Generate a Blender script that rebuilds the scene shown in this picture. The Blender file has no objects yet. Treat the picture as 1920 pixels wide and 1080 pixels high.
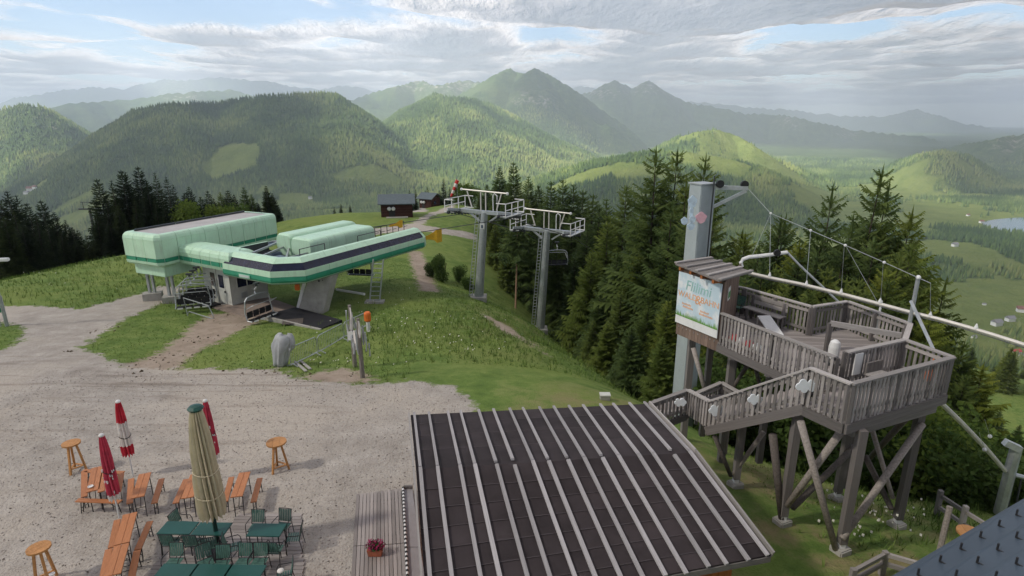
import bpy, bmesh, math, random
import numpy as np
from mathutils import Vector, Matrix

rng = random.Random(7)
R = math.radians
scene = bpy.context.scene
COL = scene.collection

# ------------------------------------------------------------------ camera, sky, sun, exposure
CAM_Z = 11.0
F_PX = 1100.0
PITCH = R(16.1)
cam = bpy.data.cameras.new('camera')
cam.sensor_width = 36.0
cam.lens = 36.0 * F_PX / 1920.0
cam.clip_start = 0.1
cam.clip_end = 200000.0
cam_o = bpy.data.objects.new('camera', cam)
COL.objects.link(cam_o)
cam_o.location = (0, 0, CAM_Z)
cam_o.rotation_euler = (R(90) - PITCH, 0, 0)
scene.camera = cam_o

SUN_EL, SUN_AZ = R(44), R(250)            # azimuth clockwise from +Y
SUN_DIR = Vector((math.sin(SUN_AZ) * math.cos(SUN_EL), math.cos(SUN_AZ) * math.cos(SUN_EL), math.sin(SUN_EL)))
world = bpy.data.worlds.new('World')
scene.world = world
world.use_nodes = True
wn = world.node_tree.nodes
sky = wn.new('ShaderNodeTexSky')
sky.sky_type = 'NISHITA'
sky.sun_disc = False
sky.sun_elevation = SUN_EL
sky.sun_rotation = SUN_AZ
sky.altitude = 1200
sky.air_density = 1.0
sky.dust_density = 1.2
sky.ozone_density = 1.2
wn['Background'].inputs['Strength'].default_value = 0.09
world.node_tree.links.new(sky.outputs['Color'], wn['Background'].inputs['Color'])
sun = bpy.data.lights.new('sun', 'SUN')
sun.energy = 5.0
sun.angle = R(3.5)
sun.color = (1.0, 0.93, 0.82)
sun_o = bpy.data.objects.new('sun', sun)
COL.objects.link(sun_o)
sun_o.rotation_euler = SUN_DIR.to_track_quat('Z', 'Y').to_euler()
scene.view_settings.view_transform = 'Standard'
scene.view_settings.look = 'None'
scene.view_settings.gamma = 1.0
scene.view_settings.exposure = 1.1
scene.render.engine = 'CYCLES'
scene.cycles.use_denoising = True
scene.cycles.max_bounces = 6
scene.cycles.diffuse_bounces = 3
scene.cycles.glossy_bounces = 2
scene.cycles.transparent_max_bounces = 8
scene.cycles.volume_bounces = 1
scene.cycles.sample_clamp_indirect = 4

# ------------------------------------------------------------------ survey helpers (photo pixel -> place)
CP, SP = math.cos(PITCH), math.sin(PITCH)
def ray(px, py):
    x = (px - 960) / F_PX; y = (540 - py) / F_PX
    return Vector((x, CP + y * SP, -SP + y * CP))
def at(px, py, z):
    d = ray(px, py); t = (z - CAM_Z) / d.z
    return Vector((d.x * t, d.y * t, z))
def atY(px, py, Y):
    d = ray(px, py); t = Y / d.y
    return Vector((d.x * t, Y, CAM_Z + d.z * t))
def atR(px, py, r):
    d = ray(px, py); t = r / math.hypot(d.x, d.y)
    return Vector((d.x * t, d.y * t, CAM_Z + d.z * t))

# ------------------------------------------------------------------ mesh and object helpers
ORG = {}
def link(o, parent=None):
    COL.objects.link(o)
    if parent is not None:
        o.parent = parent
    return o
def tag(o, label=None, cat=None, group=None, kind=None):
    if label: o['label'] = label
    if cat: o['category'] = cat
    if group: o['group'] = group
    if kind: o['kind'] = kind
    return o
def thing(name, label, cat, loc=(0, 0, 0), rz=0.0, group=None, local=False):
    o = bpy.data.objects.new(name, None)
    o.empty_display_size = 0.3
    COL.objects.link(o)
    o.location = loc
    o.rotation_euler = (0, 0, rz)
    ORG[o.name] = Vector((0, 0, 0)) if local else Vector(loc)
    return tag(o, label, cat, group)
def org(p):
    return ORG.get(p.name, Vector((0, 0, 0))) if p is not None else Vector((0, 0, 0))

class MB:
    def __init__(s):
        s.v = []; s.f = []
    def add(s, vs, fs):
        n = len(s.v); s.v += [tuple(a) for a in vs]; s.f += [tuple(i + n for i in f) for f in fs]
        return s
    def box(s, c, size, rz=0.0, m=None):
        c = Vector(c); hx, hy, hz = size[0] / 2, size[1] / 2, size[2] / 2
        M = m if m is not None else Matrix.Rotation(rz, 3, 'Z')
        vs = [c + M @ Vector((x, y, z)) for z in (-hz, hz) for y in (-hy, hy) for x in (-hx, hx)]
        return s.add(vs, [(0, 2, 3, 1), (4, 5, 7, 6), (0, 1, 5, 4), (2, 6, 7, 3), (0, 4, 6, 2), (1, 3, 7, 5)])
    def beam(s, p, q, w, h, up=(0, 0, 1)):
        p, q = Vector(p), Vector(q)
        return s.box((p + q) / 2, (w, h, (q - p).length), m=frame(q - p, up))
    def tube(s, p, q, r1, r2=None, n=8, cap=True):
        p, q = Vector(p), Vector(q); r2 = r1 if r2 is None else r2
        M = frame(q - p)
        vs = []
        for c, r in ((p, r1), (q, r2)):
            for i in range(n):
                a = 2 * math.pi * i / n
                vs.append(c + M @ Vector((r * math.cos(a), r * math.sin(a), 0)))
        fs = [(i, (i + 1) % n, n + (i + 1) % n, n + i) for i in range(n)]
        if cap: fs += [tuple(range(n))[::-1], tuple(range(n, 2 * n))]
        return s.add(vs, fs)
    def path(s, pts, r, n=6, closed=False):
        pts = [Vector(p) for p in pts]
        rings = []
        m = len(pts)
        for i, p in enumerate(pts):
            a = pts[i - 1] if (i > 0 or closed) else p
            b = pts[(i + 1) % m] if (i < m - 1 or closed) else p
            M = frame(b - a)
            rr = r[i] if isinstance(r, (list, tuple)) else r
            rings.append([p + M @ Vector((rr * math.cos(2 * math.pi * k / n), rr * math.sin(2 * math.pi * k / n), 0)) for k in range(n)])
        vs = [v for rg in rings for v in rg]
        fs = []
        for i in range(m if closed else m - 1):
            j = (i + 1) % m
            fs += [(i * n + k, i * n + (k + 1) % n, j * n + (k + 1) % n, j * n + k) for k in range(n)]
        if not closed: fs += [tuple(range(n))[::-1], tuple(range((m - 1) * n, m * n))]
        return s.add(vs, fs)
    def loft(s, rings, caps=True, closed=True):
        n = len(rings[0]); vs = [v for rg in rings for v in rg]; fs = []
        for i in range(len(rings) - 1):
            for k in range(n if closed else n - 1):
                fs.append((i * n + k, i * n + (k + 1) % n, (i + 1) * n + (k + 1) % n, (i + 1) * n + k))
        if caps: fs += [tuple(range(n))[::-1], tuple(range((len(rings) - 1) * n, len(rings) * n))]
        return s.add(vs, fs)
    def lathe(s, prof, n=16, c=(0, 0, 0)):
        c = Vector(c)
        return s.loft([[c + Vector((r * math.cos(2 * math.pi * k / n), r * math.sin(2 * math.pi * k / n), z)) for k in range(n)] for r, z in prof])
    def prism(s, poly, dz):
        dz = Vector((0, 0, dz)) if not isinstance(dz, Vector) else dz
        return s.loft([[Vector(p) for p in poly], [Vector(p) + dz for p in poly]])
    def ball(s, c, r, n=8, sq=1.0):
        return s.lathe([(max(1e-4, r * math.sin(math.pi * i / n)), -r * sq * math.cos(math.pi * i / n)) for i in range(n + 1)], n + 2, c)
    def build(s, name, mat, parent=None, smooth=False, bevel=0.0):
        off = org(parent)
        me = bpy.data.meshes.new(name)
        me.from_pydata([(a[0] - off.x, a[1] - off.y, a[2] - off.z) for a in s.v], [], s.f)
        bm = bmesh.new(); bm.from_mesh(me)
        bmesh.ops.recalc_face_normals(bm, faces=bm.faces)
        if bevel:
            bmesh.ops.bevel(bm, geom=[e for e in bm.edges if e.is_manifold and e.calc_face_angle(0) > 0.5], offset=bevel, segments=2, affect='EDGES', clamp_overlap=True)
        bm.to_mesh(me); bm.free()
        if smooth:
            me.polygons.foreach_set('use_smooth', [True] * len(me.polygons))
        me.materials.append(mat)
        o = link(bpy.data.objects.new(name, me), parent)
        ORG[o.name] = off
        return o
def frame(d, up=(0, 0, 1)):
    z = Vector(d).normalized(); up = Vector(up)
    if abs(z.dot(up)) > 0.999: up = Vector((0, 1, 0))
    x = up.cross(z).normalized(); y = z.cross(x)
    return Matrix((x, y, z)).transposed()
CUBES = {}
def cube_mesh(mat):
    if mat.name not in CUBES:
        b = MB().box((0, 0, 0), (1, 1, 1))
        me = bpy.data.meshes.new('piece_' + mat.name)
        me.from_pydata(b.v, [], b.f); me.materials.append(mat); me.update()
        CUBES[mat.name] = me
    return CUBES[mat.name]
def bar(name, parent, p, q, w, h, mat, up=(0, 0, 1)):
    """one piece (plank, slat, post, batten) sharing one mesh with its alikes; w across, h along `up`"""
    p, q = Vector(p), Vector(q)
    o = bpy.data.objects.new(name, cube_mesh(mat))
    M = frame(q - p, up).to_4x4()
    M = Matrix.Translation((p + q) / 2 - org(parent)) @ M @ Matrix.Diagonal((w, h, (q - p).length, 1))
    link(o, parent)
    o.matrix_local = M
    ORG[o.name] = org(parent)
    return o
def copy_tree(o, parent=None):
    c = o.copy(); COL.objects.link(c); c.parent = parent
    for ch in list(o.children):
        copy_tree(ch, c)
    return c
def from_np(name, verts, faces, mat, parent=None, smooth=False):
    """faces: (n,3) or (n,4) int array"""
    me = bpy.data.meshes.new(name)
    nv, nf, k = len(verts), len(faces), faces.shape[1]
    me.vertices.add(nv); me.vertices.foreach_set('co', np.asarray(verts, dtype=np.float32).ravel())
    me.loops.add(nf * k); me.loops.foreach_set('vertex_index', np.asarray(faces, dtype=np.int32).ravel())
    me.polygons.add(nf)
    me.polygons.foreach_set('loop_start', np.arange(0, nf * k, k, dtype=np.int32))
    me.polygons.foreach_set('loop_total', np.full(nf, k, dtype=np.int32))
    me.update(calc_edges=True)
    if smooth: me.polygons.foreach_set('use_smooth', np.ones(nf, dtype=bool))
    me.materials.append(mat)
    return link(bpy.data.objects.new(name, me), parent)
def set_attr(o, name, vals):
    a = o.data.attributes.new(name, 'FLOAT', 'POINT')
    a.data.foreach_set('value', np.asarray(vals, dtype=np.float32))

# ------------------------------------------------------------------ materials
class NT:
    def __init__(s, name):
        s.m = bpy.data.materials.new(name); s.m.use_nodes = True
        s.t = s.m.node_tree; s.n = s.t.nodes; s.bsdf = s.n['Principled BSDF']; s.out = s.n['Material Output']
    def new(s, typ, **kw):
        n = s.n.new(typ)
        for k, v in kw.items():
            if hasattr(n, k): setattr(n, k, v)
            else: n.inputs[k.replace('_', ' ')].default_value = v
        return n
    def link(s, a, b): s.t.links.new(a, b)
    def coord(s, kind='Object', scale=(1, 1, 1), rnd=False):
        tc = s.new('ShaderNodeTexCoord'); mp = s.new('ShaderNodeMapping')
        mp.inputs['Scale'].default_value = scale
        s.link(tc.outputs[kind], mp.inputs['Vector'])
        if rnd:
            oi = s.new('ShaderNodeObjectInfo'); ml = s.new('ShaderNodeMath', operation='MULTIPLY'); ml.inputs[1].default_value = 37.0
            s.link(oi.outputs['Random'], ml.inputs[0]); s.link(ml.outputs[0], mp.inputs['Location'])
        return mp.outputs['Vector']
    def noise(s, vec, scale, detail=4, rough=0.6):
        n = s.new('ShaderNodeTexNoise'); n.inputs['Scale'].default_value = scale
        n.inputs['Detail'].default_value = detail; n.inputs['Roughness'].default_value = rough
        s.link(vec, n.inputs['Vector']); return n.outputs['Fac']
    def ramp(s, fac, stops):
        r = s.new('ShaderNodeValToRGB'); e = r.color_ramp.elements
        while len(e) < len(stops): e.new(0.5)
        for el, (p, c) in zip(e, stops):
            el.position = p; el.color = (c[0], c[1], c[2], 1) if not isinstance(c, (int, float)) else (c, c, c, 1)
        s.link(fac, r.inputs['Fac']); return r.outputs['Color']
    def mix(s, fac, a, b, blend='MIX'):
        m = s.new('ShaderNodeMix', data_type='RGBA', blend_type=blend)
        for i, v in ((0, fac), (6, a), (7, b)):
            if hasattr(v, 'node'): s.link(v, m.inputs[i])
            else: m.inputs[i].default_value = v if i == 0 else (v[0], v[1], v[2], 1)
        return m.outputs[2]
    def math(s, op, a, b=0.0, clamp=False):
        m = s.new('ShaderNodeMath', operation=op, use_clamp=clamp)
        for i, v in ((0, a), (1, b)):
            if hasattr(v, 'node'): s.link(v, m.inputs[i])
            else: m.inputs[i].default_value = v
        return m.outputs[0]
    def sstep(s, v, lo, hi):
        m = s.new('ShaderNodeMapRange', interpolation_type='SMOOTHSTEP')
        s.link(v, m.inputs['Value']); m.inputs['From Min'].default_value = lo; m.inputs['From Max'].default_value = hi
        return m.outputs['Result']
    def attr(s, name): return s.new('ShaderNodeAttribute', attribute_name=name).outputs['Fac']
    def bump(s, h, strength=0.3, dist=0.02):
        b = s.new('ShaderNodeBump'); b.inputs['Strength'].default_value = strength; b.inputs['Distance'].default_value = dist
        s.link(h, b.inputs['Height']); s.link(b.outputs['Normal'], s.bsdf.inputs['Normal'])
    def done(s, col, rough=0.8, metal=0.0, spec=0.3):
        i = s.bsdf.inputs
        if hasattr(col, 'node'): s.link(col, i['Base Color'])
        else: i['Base Color'].default_value = (*col, 1)
        if hasattr(rough, 'node'): s.link(rough, i['Roughness'])
        else: i['Roughness'].default_value = rough
        i['Metallic'].default_value = metal; i['Specular IOR Level'].default_value = spec
        return s.m
def sc(c, k): return tuple(min(1, a * k) for a in c)
def paint(name, col, rough=0.5, metal=0.0, var=0.18, scale=3.0, dirt=0.25, spec=0.35):
    t = NT(name); v = t.coord('Object', rnd=True)
    c = t.ramp(t.noise(v, scale, 5), [(0.3, sc(col, 1 - var)), (0.7, sc(col, 1 + var))])
    if dirt:
        d = t.sstep(t.noise(v, scale * 2.7, 6, 0.7), 0.52, 0.75)
        c = t.mix(t.math('MULTIPLY', d, dirt), c, sc(col, 0.45))
    t.bump(t.noise(v, 40, 2), 0.06, 0.01)
    return t.done(c, rough, metal, spec)
def wood(name, col, piece=True, grain=(9, 9, 1.3), var=0.35, rough=0.85, rnd=0.35):
    """piece: shared unit pieces, grain along local z; otherwise metres with the given stretch"""
    t = NT(name); v = t.coord('Object', grain, rnd=True)
    n1 = t.noise(v, 2.0 if piece else 6.0, 5, 0.65)
    c = t.ramp(n1, [(0.28, sc(col, 1 - var)), (0.5, col), (0.75, sc(col, 1 + var))])
    oi = t.new('ShaderNodeObjectInfo')
    k = t.ramp(oi.outputs['Random'], [(0, 1 - rnd), (1, 1 + rnd * 0.6)])
    c = t.mix(1.0, c, k, 'MULTIPLY')
    t.bump(n1, 0.25, 0.01)
    return t.done(c, rough, 0, 0.2)

# ------------------------------------------------------------------ numpy noise
def _h(xi, yi, seed):
    h = (xi * 374761393 + yi * 668265263 + seed * 974711) & 0xffffffff
    h = ((h ^ (h >> 13)) * 1274126177) & 0xffffffff
    return ((h ^ (h >> 16)) & 0xffff) / 65535.0
def vnoise(x, y, seed=0):
    xi = np.floor(x).astype(np.int64); yi = np.floor(y).astype(np.int64)
    fx = x - xi; fy = y - yi
    fx = fx * fx * (3 - 2 * fx); fy = fy * fy * (3 - 2 * fy)
    a = _h(xi, yi, seed); b = _h(xi + 1, yi, seed); c = _h(xi, yi + 1, seed); d = _h(xi + 1, yi + 1, seed)
    return (a + (b - a) * fx) * (1 - fy) + (c + (d - c) * fx) * fy
def fbm(x, y, oct=5, seed=0, gain=0.5, ridged=False):
    s = np.zeros_like(x, dtype=float); amp = 1.0; tot = 0.0
    for o in range(oct):
        n = vnoise(x, y, seed + o * 13)
        if ridged: n = 1 - np.abs(2 * n - 1)
        s += amp * n; tot += amp; amp *= gain
        x, y = (x * 1.6 - y * 1.2) + 3.7, (x * 1.2 + y * 1.6) - 1.3
    return s / tot

# ------------------------------------------------------------------ lie of the land: the summit plateau
CTRL = np.array([
    (-20, 4, 0), (0, 4, 0), (15, 4, 0), (-15, 12, 0), (-5, 12, 0), (5, 12, 0), (8.7, 13, 0), (-18, 18, 0), (-8, 18, 0), (0, 18, -.1),
    (7, 15.8, -.1), (10.9, 14.2, -.35), (7.8, 17.2, -.7), (9.9, 16.9, -1), (11.8, 15.3, -.9), (5.9, 23.8, -1.2), (15.8, 16.3, -1.2),
    (13.5, 15, -1), (14, 11, -.6), (18, 12, -1.6), (20, 18, -4), (25, 20, -8), (14, 20, -3.2), (12, 24, -4.8), (16, 28, -9), (10, 30, -6.5),
    (20, 40, -18), (10, 40, -11), (30, 30, -18), (-20, 24, -.4), (-10, 24, -.5), (0, 24, -.6), (-24, 30, -1.1), (-14, 28, -1.1),
    (-7, 27, -1), (1, 28, -1.5), (3.3, 34, -3), (-28, 40, -2.1), (-21, 40, -2.3), (-14, 40, -2.3), (-9, 38, -2.3), (-5, 36, -2.2), (0, 38, -3.2),
    (-2.7, 51, -4.9), (1.5, 46, -5.4), (2.4, 52.5, -8.2), (6, 45, -9), (8, 55, -14), (-36, 38, -2), (-45, 42, -2.2), (-30, 50, -2.6),
    (-40, 55, -2.7), (-48, 55, -3.9), (-43, 64.6, -3.6), (-32, 62, -3.4), (-20, 55, -3), (-52, 75, -8), (-65, 65, -10), (-80, 80, -20), (-62, 45, -6),
    (-15, 65, -3.8), (-25, 75, -4.6), (-39, 97, -5.6), (-31, 106, -6), (-21.5, 109, -6.3), (-12.7, 127, -7), (-6, 82, -5.2), (-8, 65, -4.4),
    (-3, 70, -6.2), (2, 75, -9), (-1, 90, -7.5), (3, 112, -11), (10, 80, -18), (12, 110, -22), (20, 70, -24), (-40, 120, -15), (-21, 140, -14),
    (-12, 150, -13), (-30, 175, -38), (0, 185, -40), (-62, 110, -20), (-80, 140, -44), (30, 140, -50), (40, 100, -45), (40, 60, -32),
    (60, 40, -36), (50, 20, -22), (35, 10, -10), (30, 0, -5), (-40, 20, -.2), (-45, 4, 0), (-62, 25, -2.5), (-90, 40, -12), (-110, 100, -45),
    (80, 80, -60), (90, 20, -45), (-60, 190, -60), (60, 190, -75), (-140, 160, -80), (120, 150, -90)], dtype=float)
def _phi(r2): return np.where(r2 > 0, 0.5 * r2 * np.log(np.maximum(r2, 1e-9)), 0.0)
_n = len(CTRL)
_K = _phi(((CTRL[:, None, :2] - CTRL[None, :, :2]) ** 2).sum(-1)) + np.eye(_n) * 6.0
_P = np.c_[np.ones(_n), CTRL[:, :2]]
_A = np.block([[_K, _P], [_P.T, np.zeros((3, 3))]])
_W = np.linalg.solve(_A, np.r_[CTRL[:, 2], 0, 0, 0])
def near_z(x, y):
    z = _W[_n] + _W[_n + 1] * x + _W[_n + 2] * y
    for i in range(_n):
        z = z + _W[i] * _phi((x - CTRL[i, 0]) ** 2 + (y - CTRL[i, 1]) ** 2)
    return z

# ------------------------------------------------------------------ the mountain ranges: crest lines, (x, y, km, flank slope, roughness)
RANGES = [
    (24.0, .40, 1.0, [(-200, 200), (0, 192), (40, 180), (75, 177), (115, 168), (150, 165), (190, 163), (240, 165), (270, 155), (305, 147), (340, 150), (365, 150), (390, 144), (440, 147), (500, 151), (540, 160), (600, 166), (650, 160), (700, 170), (780, 185)]),
    (12.5, .36, 1.0, [(-200, 215), (0, 212), (60, 205), (120, 194), (200, 188), (270, 182), (330, 173), (370, 171), (430, 167), (465, 176), (490, 192), (540, 215)]),
    (6.4, .52, 1.0, [(-220, 195), (0, 205), (40, 197), (70, 198), (100, 210), (130, 234), (160, 256), (185, 272), (230, 320)]),
    (4.7, .46, 1.0, [(70, 378), (100, 340), (150, 295), (190, 262), (225, 226), (250, 208), (290, 200), (340, 194), (400, 194), (450, 186), (500, 180), (560, 177), (610, 175), (630, 178), (650, 190), (680, 210), (715, 236), (760, 268), (800, 290)]),
    (10.0, .50, 1.0, [(600, 205), (650, 188), (700, 172), (740, 160), (770, 153), (790, 150), (810, 158), (840, 154), (870, 150), (900, 152), (940, 165)]),
    (8.2, .55, 1.1, [(800, 215), (850, 182), (900, 155), (930, 138), (955, 126), (968, 134), (984, 137), (1001, 127), (1012, 130), (1030, 139), (1060, 157), (1090, 176), (1130, 205), (1180, 240)]),
    (5.3, .37, 1.2, [(660, 280), (690, 258), (720, 238), (760, 212), (800, 186), (815, 177), (830, 182), (880, 186), (920, 196), (960, 216), (1000, 240), (1050, 265), (1110, 290), (1160, 310)]),
    (11.5, .48, 1.0, [(1040, 200), (1085, 180), (1120, 165), (1152, 149), (1168, 157), (1187, 165), (1203, 155), (1214, 149), (1240, 166), (1290, 190), (1340, 200), (1400, 213), (1450, 212), (1480, 217), (1530, 228), (1570, 235), (1610, 243), (1680, 250), (1740, 256), (1800, 268)]),
    (24.0, .40, 1.0, [(1040, 165), (1090, 160), (1120, 166), (1240, 190), (1340, 193), (1400, 200), (1450, 205), (1480, 205), (1530, 212), (1600, 216), (1660, 218), (1690, 211), (1720, 203), (1760, 215), (1800, 230), (1860, 240), (1910, 250), (2100, 255)]),
    (4.3, .42, 1.0, [(1210, 290), (1250, 268), (1280, 254), (1310, 245), (1345, 242), (1380, 252), (1410, 270), (1450, 296), (1500, 318), (1560, 340)]),
    (3.1, .30, .7, [(980, 352), (1020, 330), (1100, 306), (1200, 288), (1290, 284), (1380, 300), (1460, 330)]),
    (4.8, .45, 1.0, [(1640, 330), (1690, 301), (1730, 290), (1770, 285), (1810, 291), (1850, 314), (1880, 352), (1905, 388)]),
    (7.6, .50, 1.0, [(1740, 285), (1800, 268), (1830, 266), (1870, 258), (1895, 253), (1920, 250), (1980, 240), (2150, 240)]),
]
CRESTS = []
for km, slope, rough, pts in RANGES:
    w = []
    for i in range(len(pts) - 1):
        for k in range(3):
            a = k / 3.0
            w.append(atR(pts[i][0] * (1 - a) + pts[i + 1][0] * a, pts[i][1] * (1 - a) + pts[i + 1][1] * a + (rng.uniform(-2.2, 2.2) if k and km > 9 else 0), km * 1000 * (1 + 0.03 * math.sin(i * 1.7 + k * .6))))
    w.append(atR(pts[-1][0], pts[-1][1], km * 1000))
    CRESTS.append((km * 1000, slope, rough, np.array([tuple(p) for p in w])))
def far_z(x, y):
    r = np.hypot(x, y)
    n_big = fbm(x / 900, y / 900, 5, 3)
    rid = fbm(x / 1300, y / 1300, 6, 11, .52, True)
    h = -410 + 60 * np.clip((r - 5000) / 6000, 0, 1) + 45 * (n_big - .5)
    th = np.degrees(np.arctan2(x, y))
    h = h - 190 * np.clip((-th - 24) / 9, 0, 1) * np.clip((r - 1800) / 900, 0, 1) * np.clip((9000 - r) / 2000, 0, 1)
    own = -(r - 95) * .42 + 30 * (n_big - .5) * np.clip(r / 500, 0, 1)
    k = 30.0
    h = np.logaddexp(h / k, np.clip(own, -900, 200) / k) * k
    for km, slope, rough, P in CRESTS:
        best = np.full(x.shape, -5e3)
        sel = (np.abs(r - km) < max(2600, km * .55))
        if not sel.any(): continue
        xs, ys = x[sel], y[sel]
        b = np.full(xs.shape, -5e3); dmin = np.full(xs.shape, 1e9)
        for i in range(len(P) - 1):
            a, c = P[i], P[i + 1]
            dx, dy = c[0] - a[0], c[1] - a[1]
            t = np.clip(((xs - a[0]) * dx + (ys - a[1]) * dy) / (dx * dx + dy * dy), 0, 1)
            d = np.hypot(xs - a[0] - t * dx, ys - a[1] - t * dy)
            ex, ey = xs - a[0] - t * dx, ys - a[1] - t * dy
            dr = (ex * xs + ey * ys) / np.hypot(xs, ys)
            d = np.hypot(dr, 1.6 * np.sqrt(np.maximum(d * d - dr * dr, 0)))
            z = a[2] + t * (c[2] - a[2])
            b = np.maximum(b, z - slope * d * (1 + d / (km * .5)) ** -.25)
            dmin = np.minimum(dmin, d)
        fade = np.clip(dmin / 500, 0, 1)
        b = b + rough * fade * (rid[sel] - .62) * np.clip(dmin * .55, 0, 360 if km > 5500 else 250)
        best[sel] = b
        h = np.logaddexp(h / 5, best / 5) * 5
    return h
LAKE_C = at(2138, 430, -400)
_far0 = far_z
def far_z(x, y):
    h = _far0(x, y)
    q = np.hypot((x - LAKE_C.x) / 520, (y - LAKE_C.y) / 290)
    h = np.where(q < 3, np.maximum(h, -396), h)
    w = np.clip((1.2 - q) / .3, 0, 1)
    return h * (1 - w) - 406 * w
def terr(x, y):
    x = np.asarray(x, dtype=float); y = np.asarray(y, dtype=float)
    r = np.hypot(x, y)
    w = np.clip((r - 150) / 170, 0, 1); w = w * w * (3 - 2 * w)
    out = np.zeros(x.shape)
    m = w < 1
    if m.any(): out[m] = near_z(x[m], y[m]) * (1 - w[m])
    m = w > 0
    if m.any(): out[m] += far_z(x[m], y[m]) * w[m]
    bump = (fbm(x / 3.1, y / 3.1, 3, 40) - .5) * .22 * np.clip((y - 22) / 10, 0.08, 1) + (fbm(x / 11, y / 11, 2, 45) - .5) * .5 * np.clip((y - 26) / 20, 0, 1)
    return out + np.where(r < 400, bump, 0)
def gz(x, y): return float(terr(np.array([x]), np.array([y]))[0])
_T = np.concatenate([np.linspace(6, 140, 900), np.geomspace(140.5, 9000, 900)])
def ground(px, py):
    d = ray(px, py)
    X, Y, Z = d.x * _T, d.y * _T, CAM_Z + d.z * _T
    below = Z - terr(X, Y) < 0
    i = int(np.argmax(below)) if below.any() else len(_T) - 1
    t = _T[i]
    if i > 0:
        lo, hi = _T[i - 1], _T[i]
        for _ in range(12):
            t = (lo + hi) / 2
            if CAM_Z + d.z * t < gz(d.x * t, d.y * t): hi = t
            else: lo = t
    return Vector((d.x * t, d.y * t, CAM_Z + d.z * t))

# ------------------------------------------------------------------ ground cover outlines
GRAVEL_PX = [
    [(-300, 1300), (-250, 690), (0, 658), (60, 640), (150, 652), (190, 668), (250, 690), (330, 692), (520, 692), (560, 712), (700, 722), (780, 712), (850, 728), (880, 752), (905, 790), (870, 830), (820, 930), (800, 1300)],
    [(-160, 582), (0, 575), (60, 573), (150, 580), (230, 560), (300, 538), (345, 540), (300, 570), (250, 590), (190, 625), (150, 655), (170, 690), (60, 690), (-20, 690), (0, 660), (30, 645), (47, 625), (38, 610), (0, 603), (-160, 600)],
    [(895, 440), (840, 430), (792, 423), (800, 412), (850, 392), (875, 384), (850, 384), (800, 403), (768, 421), (690, 430), (690, 442), (760, 432), (820, 437), (890, 452)],
    [(748, 394), (800, 393), (800, 397), (750, 399)],
]
SOIL_PX = [
    [(215, 692), (300, 660), (360, 610), (395, 588), (450, 586), (490, 602), (430, 630), (380, 655), (335, 690), (280, 715)],
    [(765, 470), (792, 472), (803, 500), (824, 548), (788, 546), (772, 500)],
    [(560, 705), (640, 690), (690, 702), (700, 715), (600, 720)],
    [(900, 585), (960, 615), (1010, 655), (1030, 668), (1000, 650), (940, 620)],
    [(345, 545), (395, 575), (470, 600), (560, 585), (500, 560), (420, 545)],
]
def world_poly(px): return np.array([tuple(ground(*p))[:2] for p in px])
def sdist(x, y, poly):
    """signed distance, positive inside"""
    d = np.full(x.shape, 1e9); ins = np.zeros(x.shape, dtype=bool)
    n = len(poly)
    for i in range(n):
        a, b = poly[i], poly[(i + 1) % n]
        dx, dy = b - a
        t = np.clip(((x - a[0]) * dx + (y - a[1]) * dy) / (dx * dx + dy * dy + 1e-12), 0, 1)
        d = np.minimum(d, np.hypot(x - a[0] - t * dx, y - a[1] - t * dy))
        c = ((a[1] > y) != (b[1] > y))
        ins ^= c & (x < (b[0] - a[0]) * (y - a[1]) / (b[1] - a[1] + 1e-12) + a[0])
    return np.where(ins, d, -d)
GRAVEL = [world_poly(p) for p in GRAVEL_PX]
SOIL = [world_poly(p) for p in SOIL_PX]
def region(x, y, polys):
    d = np.full(x.shape, -1e9)
    for p in polys: d = np.maximum(d, sdist(x, y, p))
    return d

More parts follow.
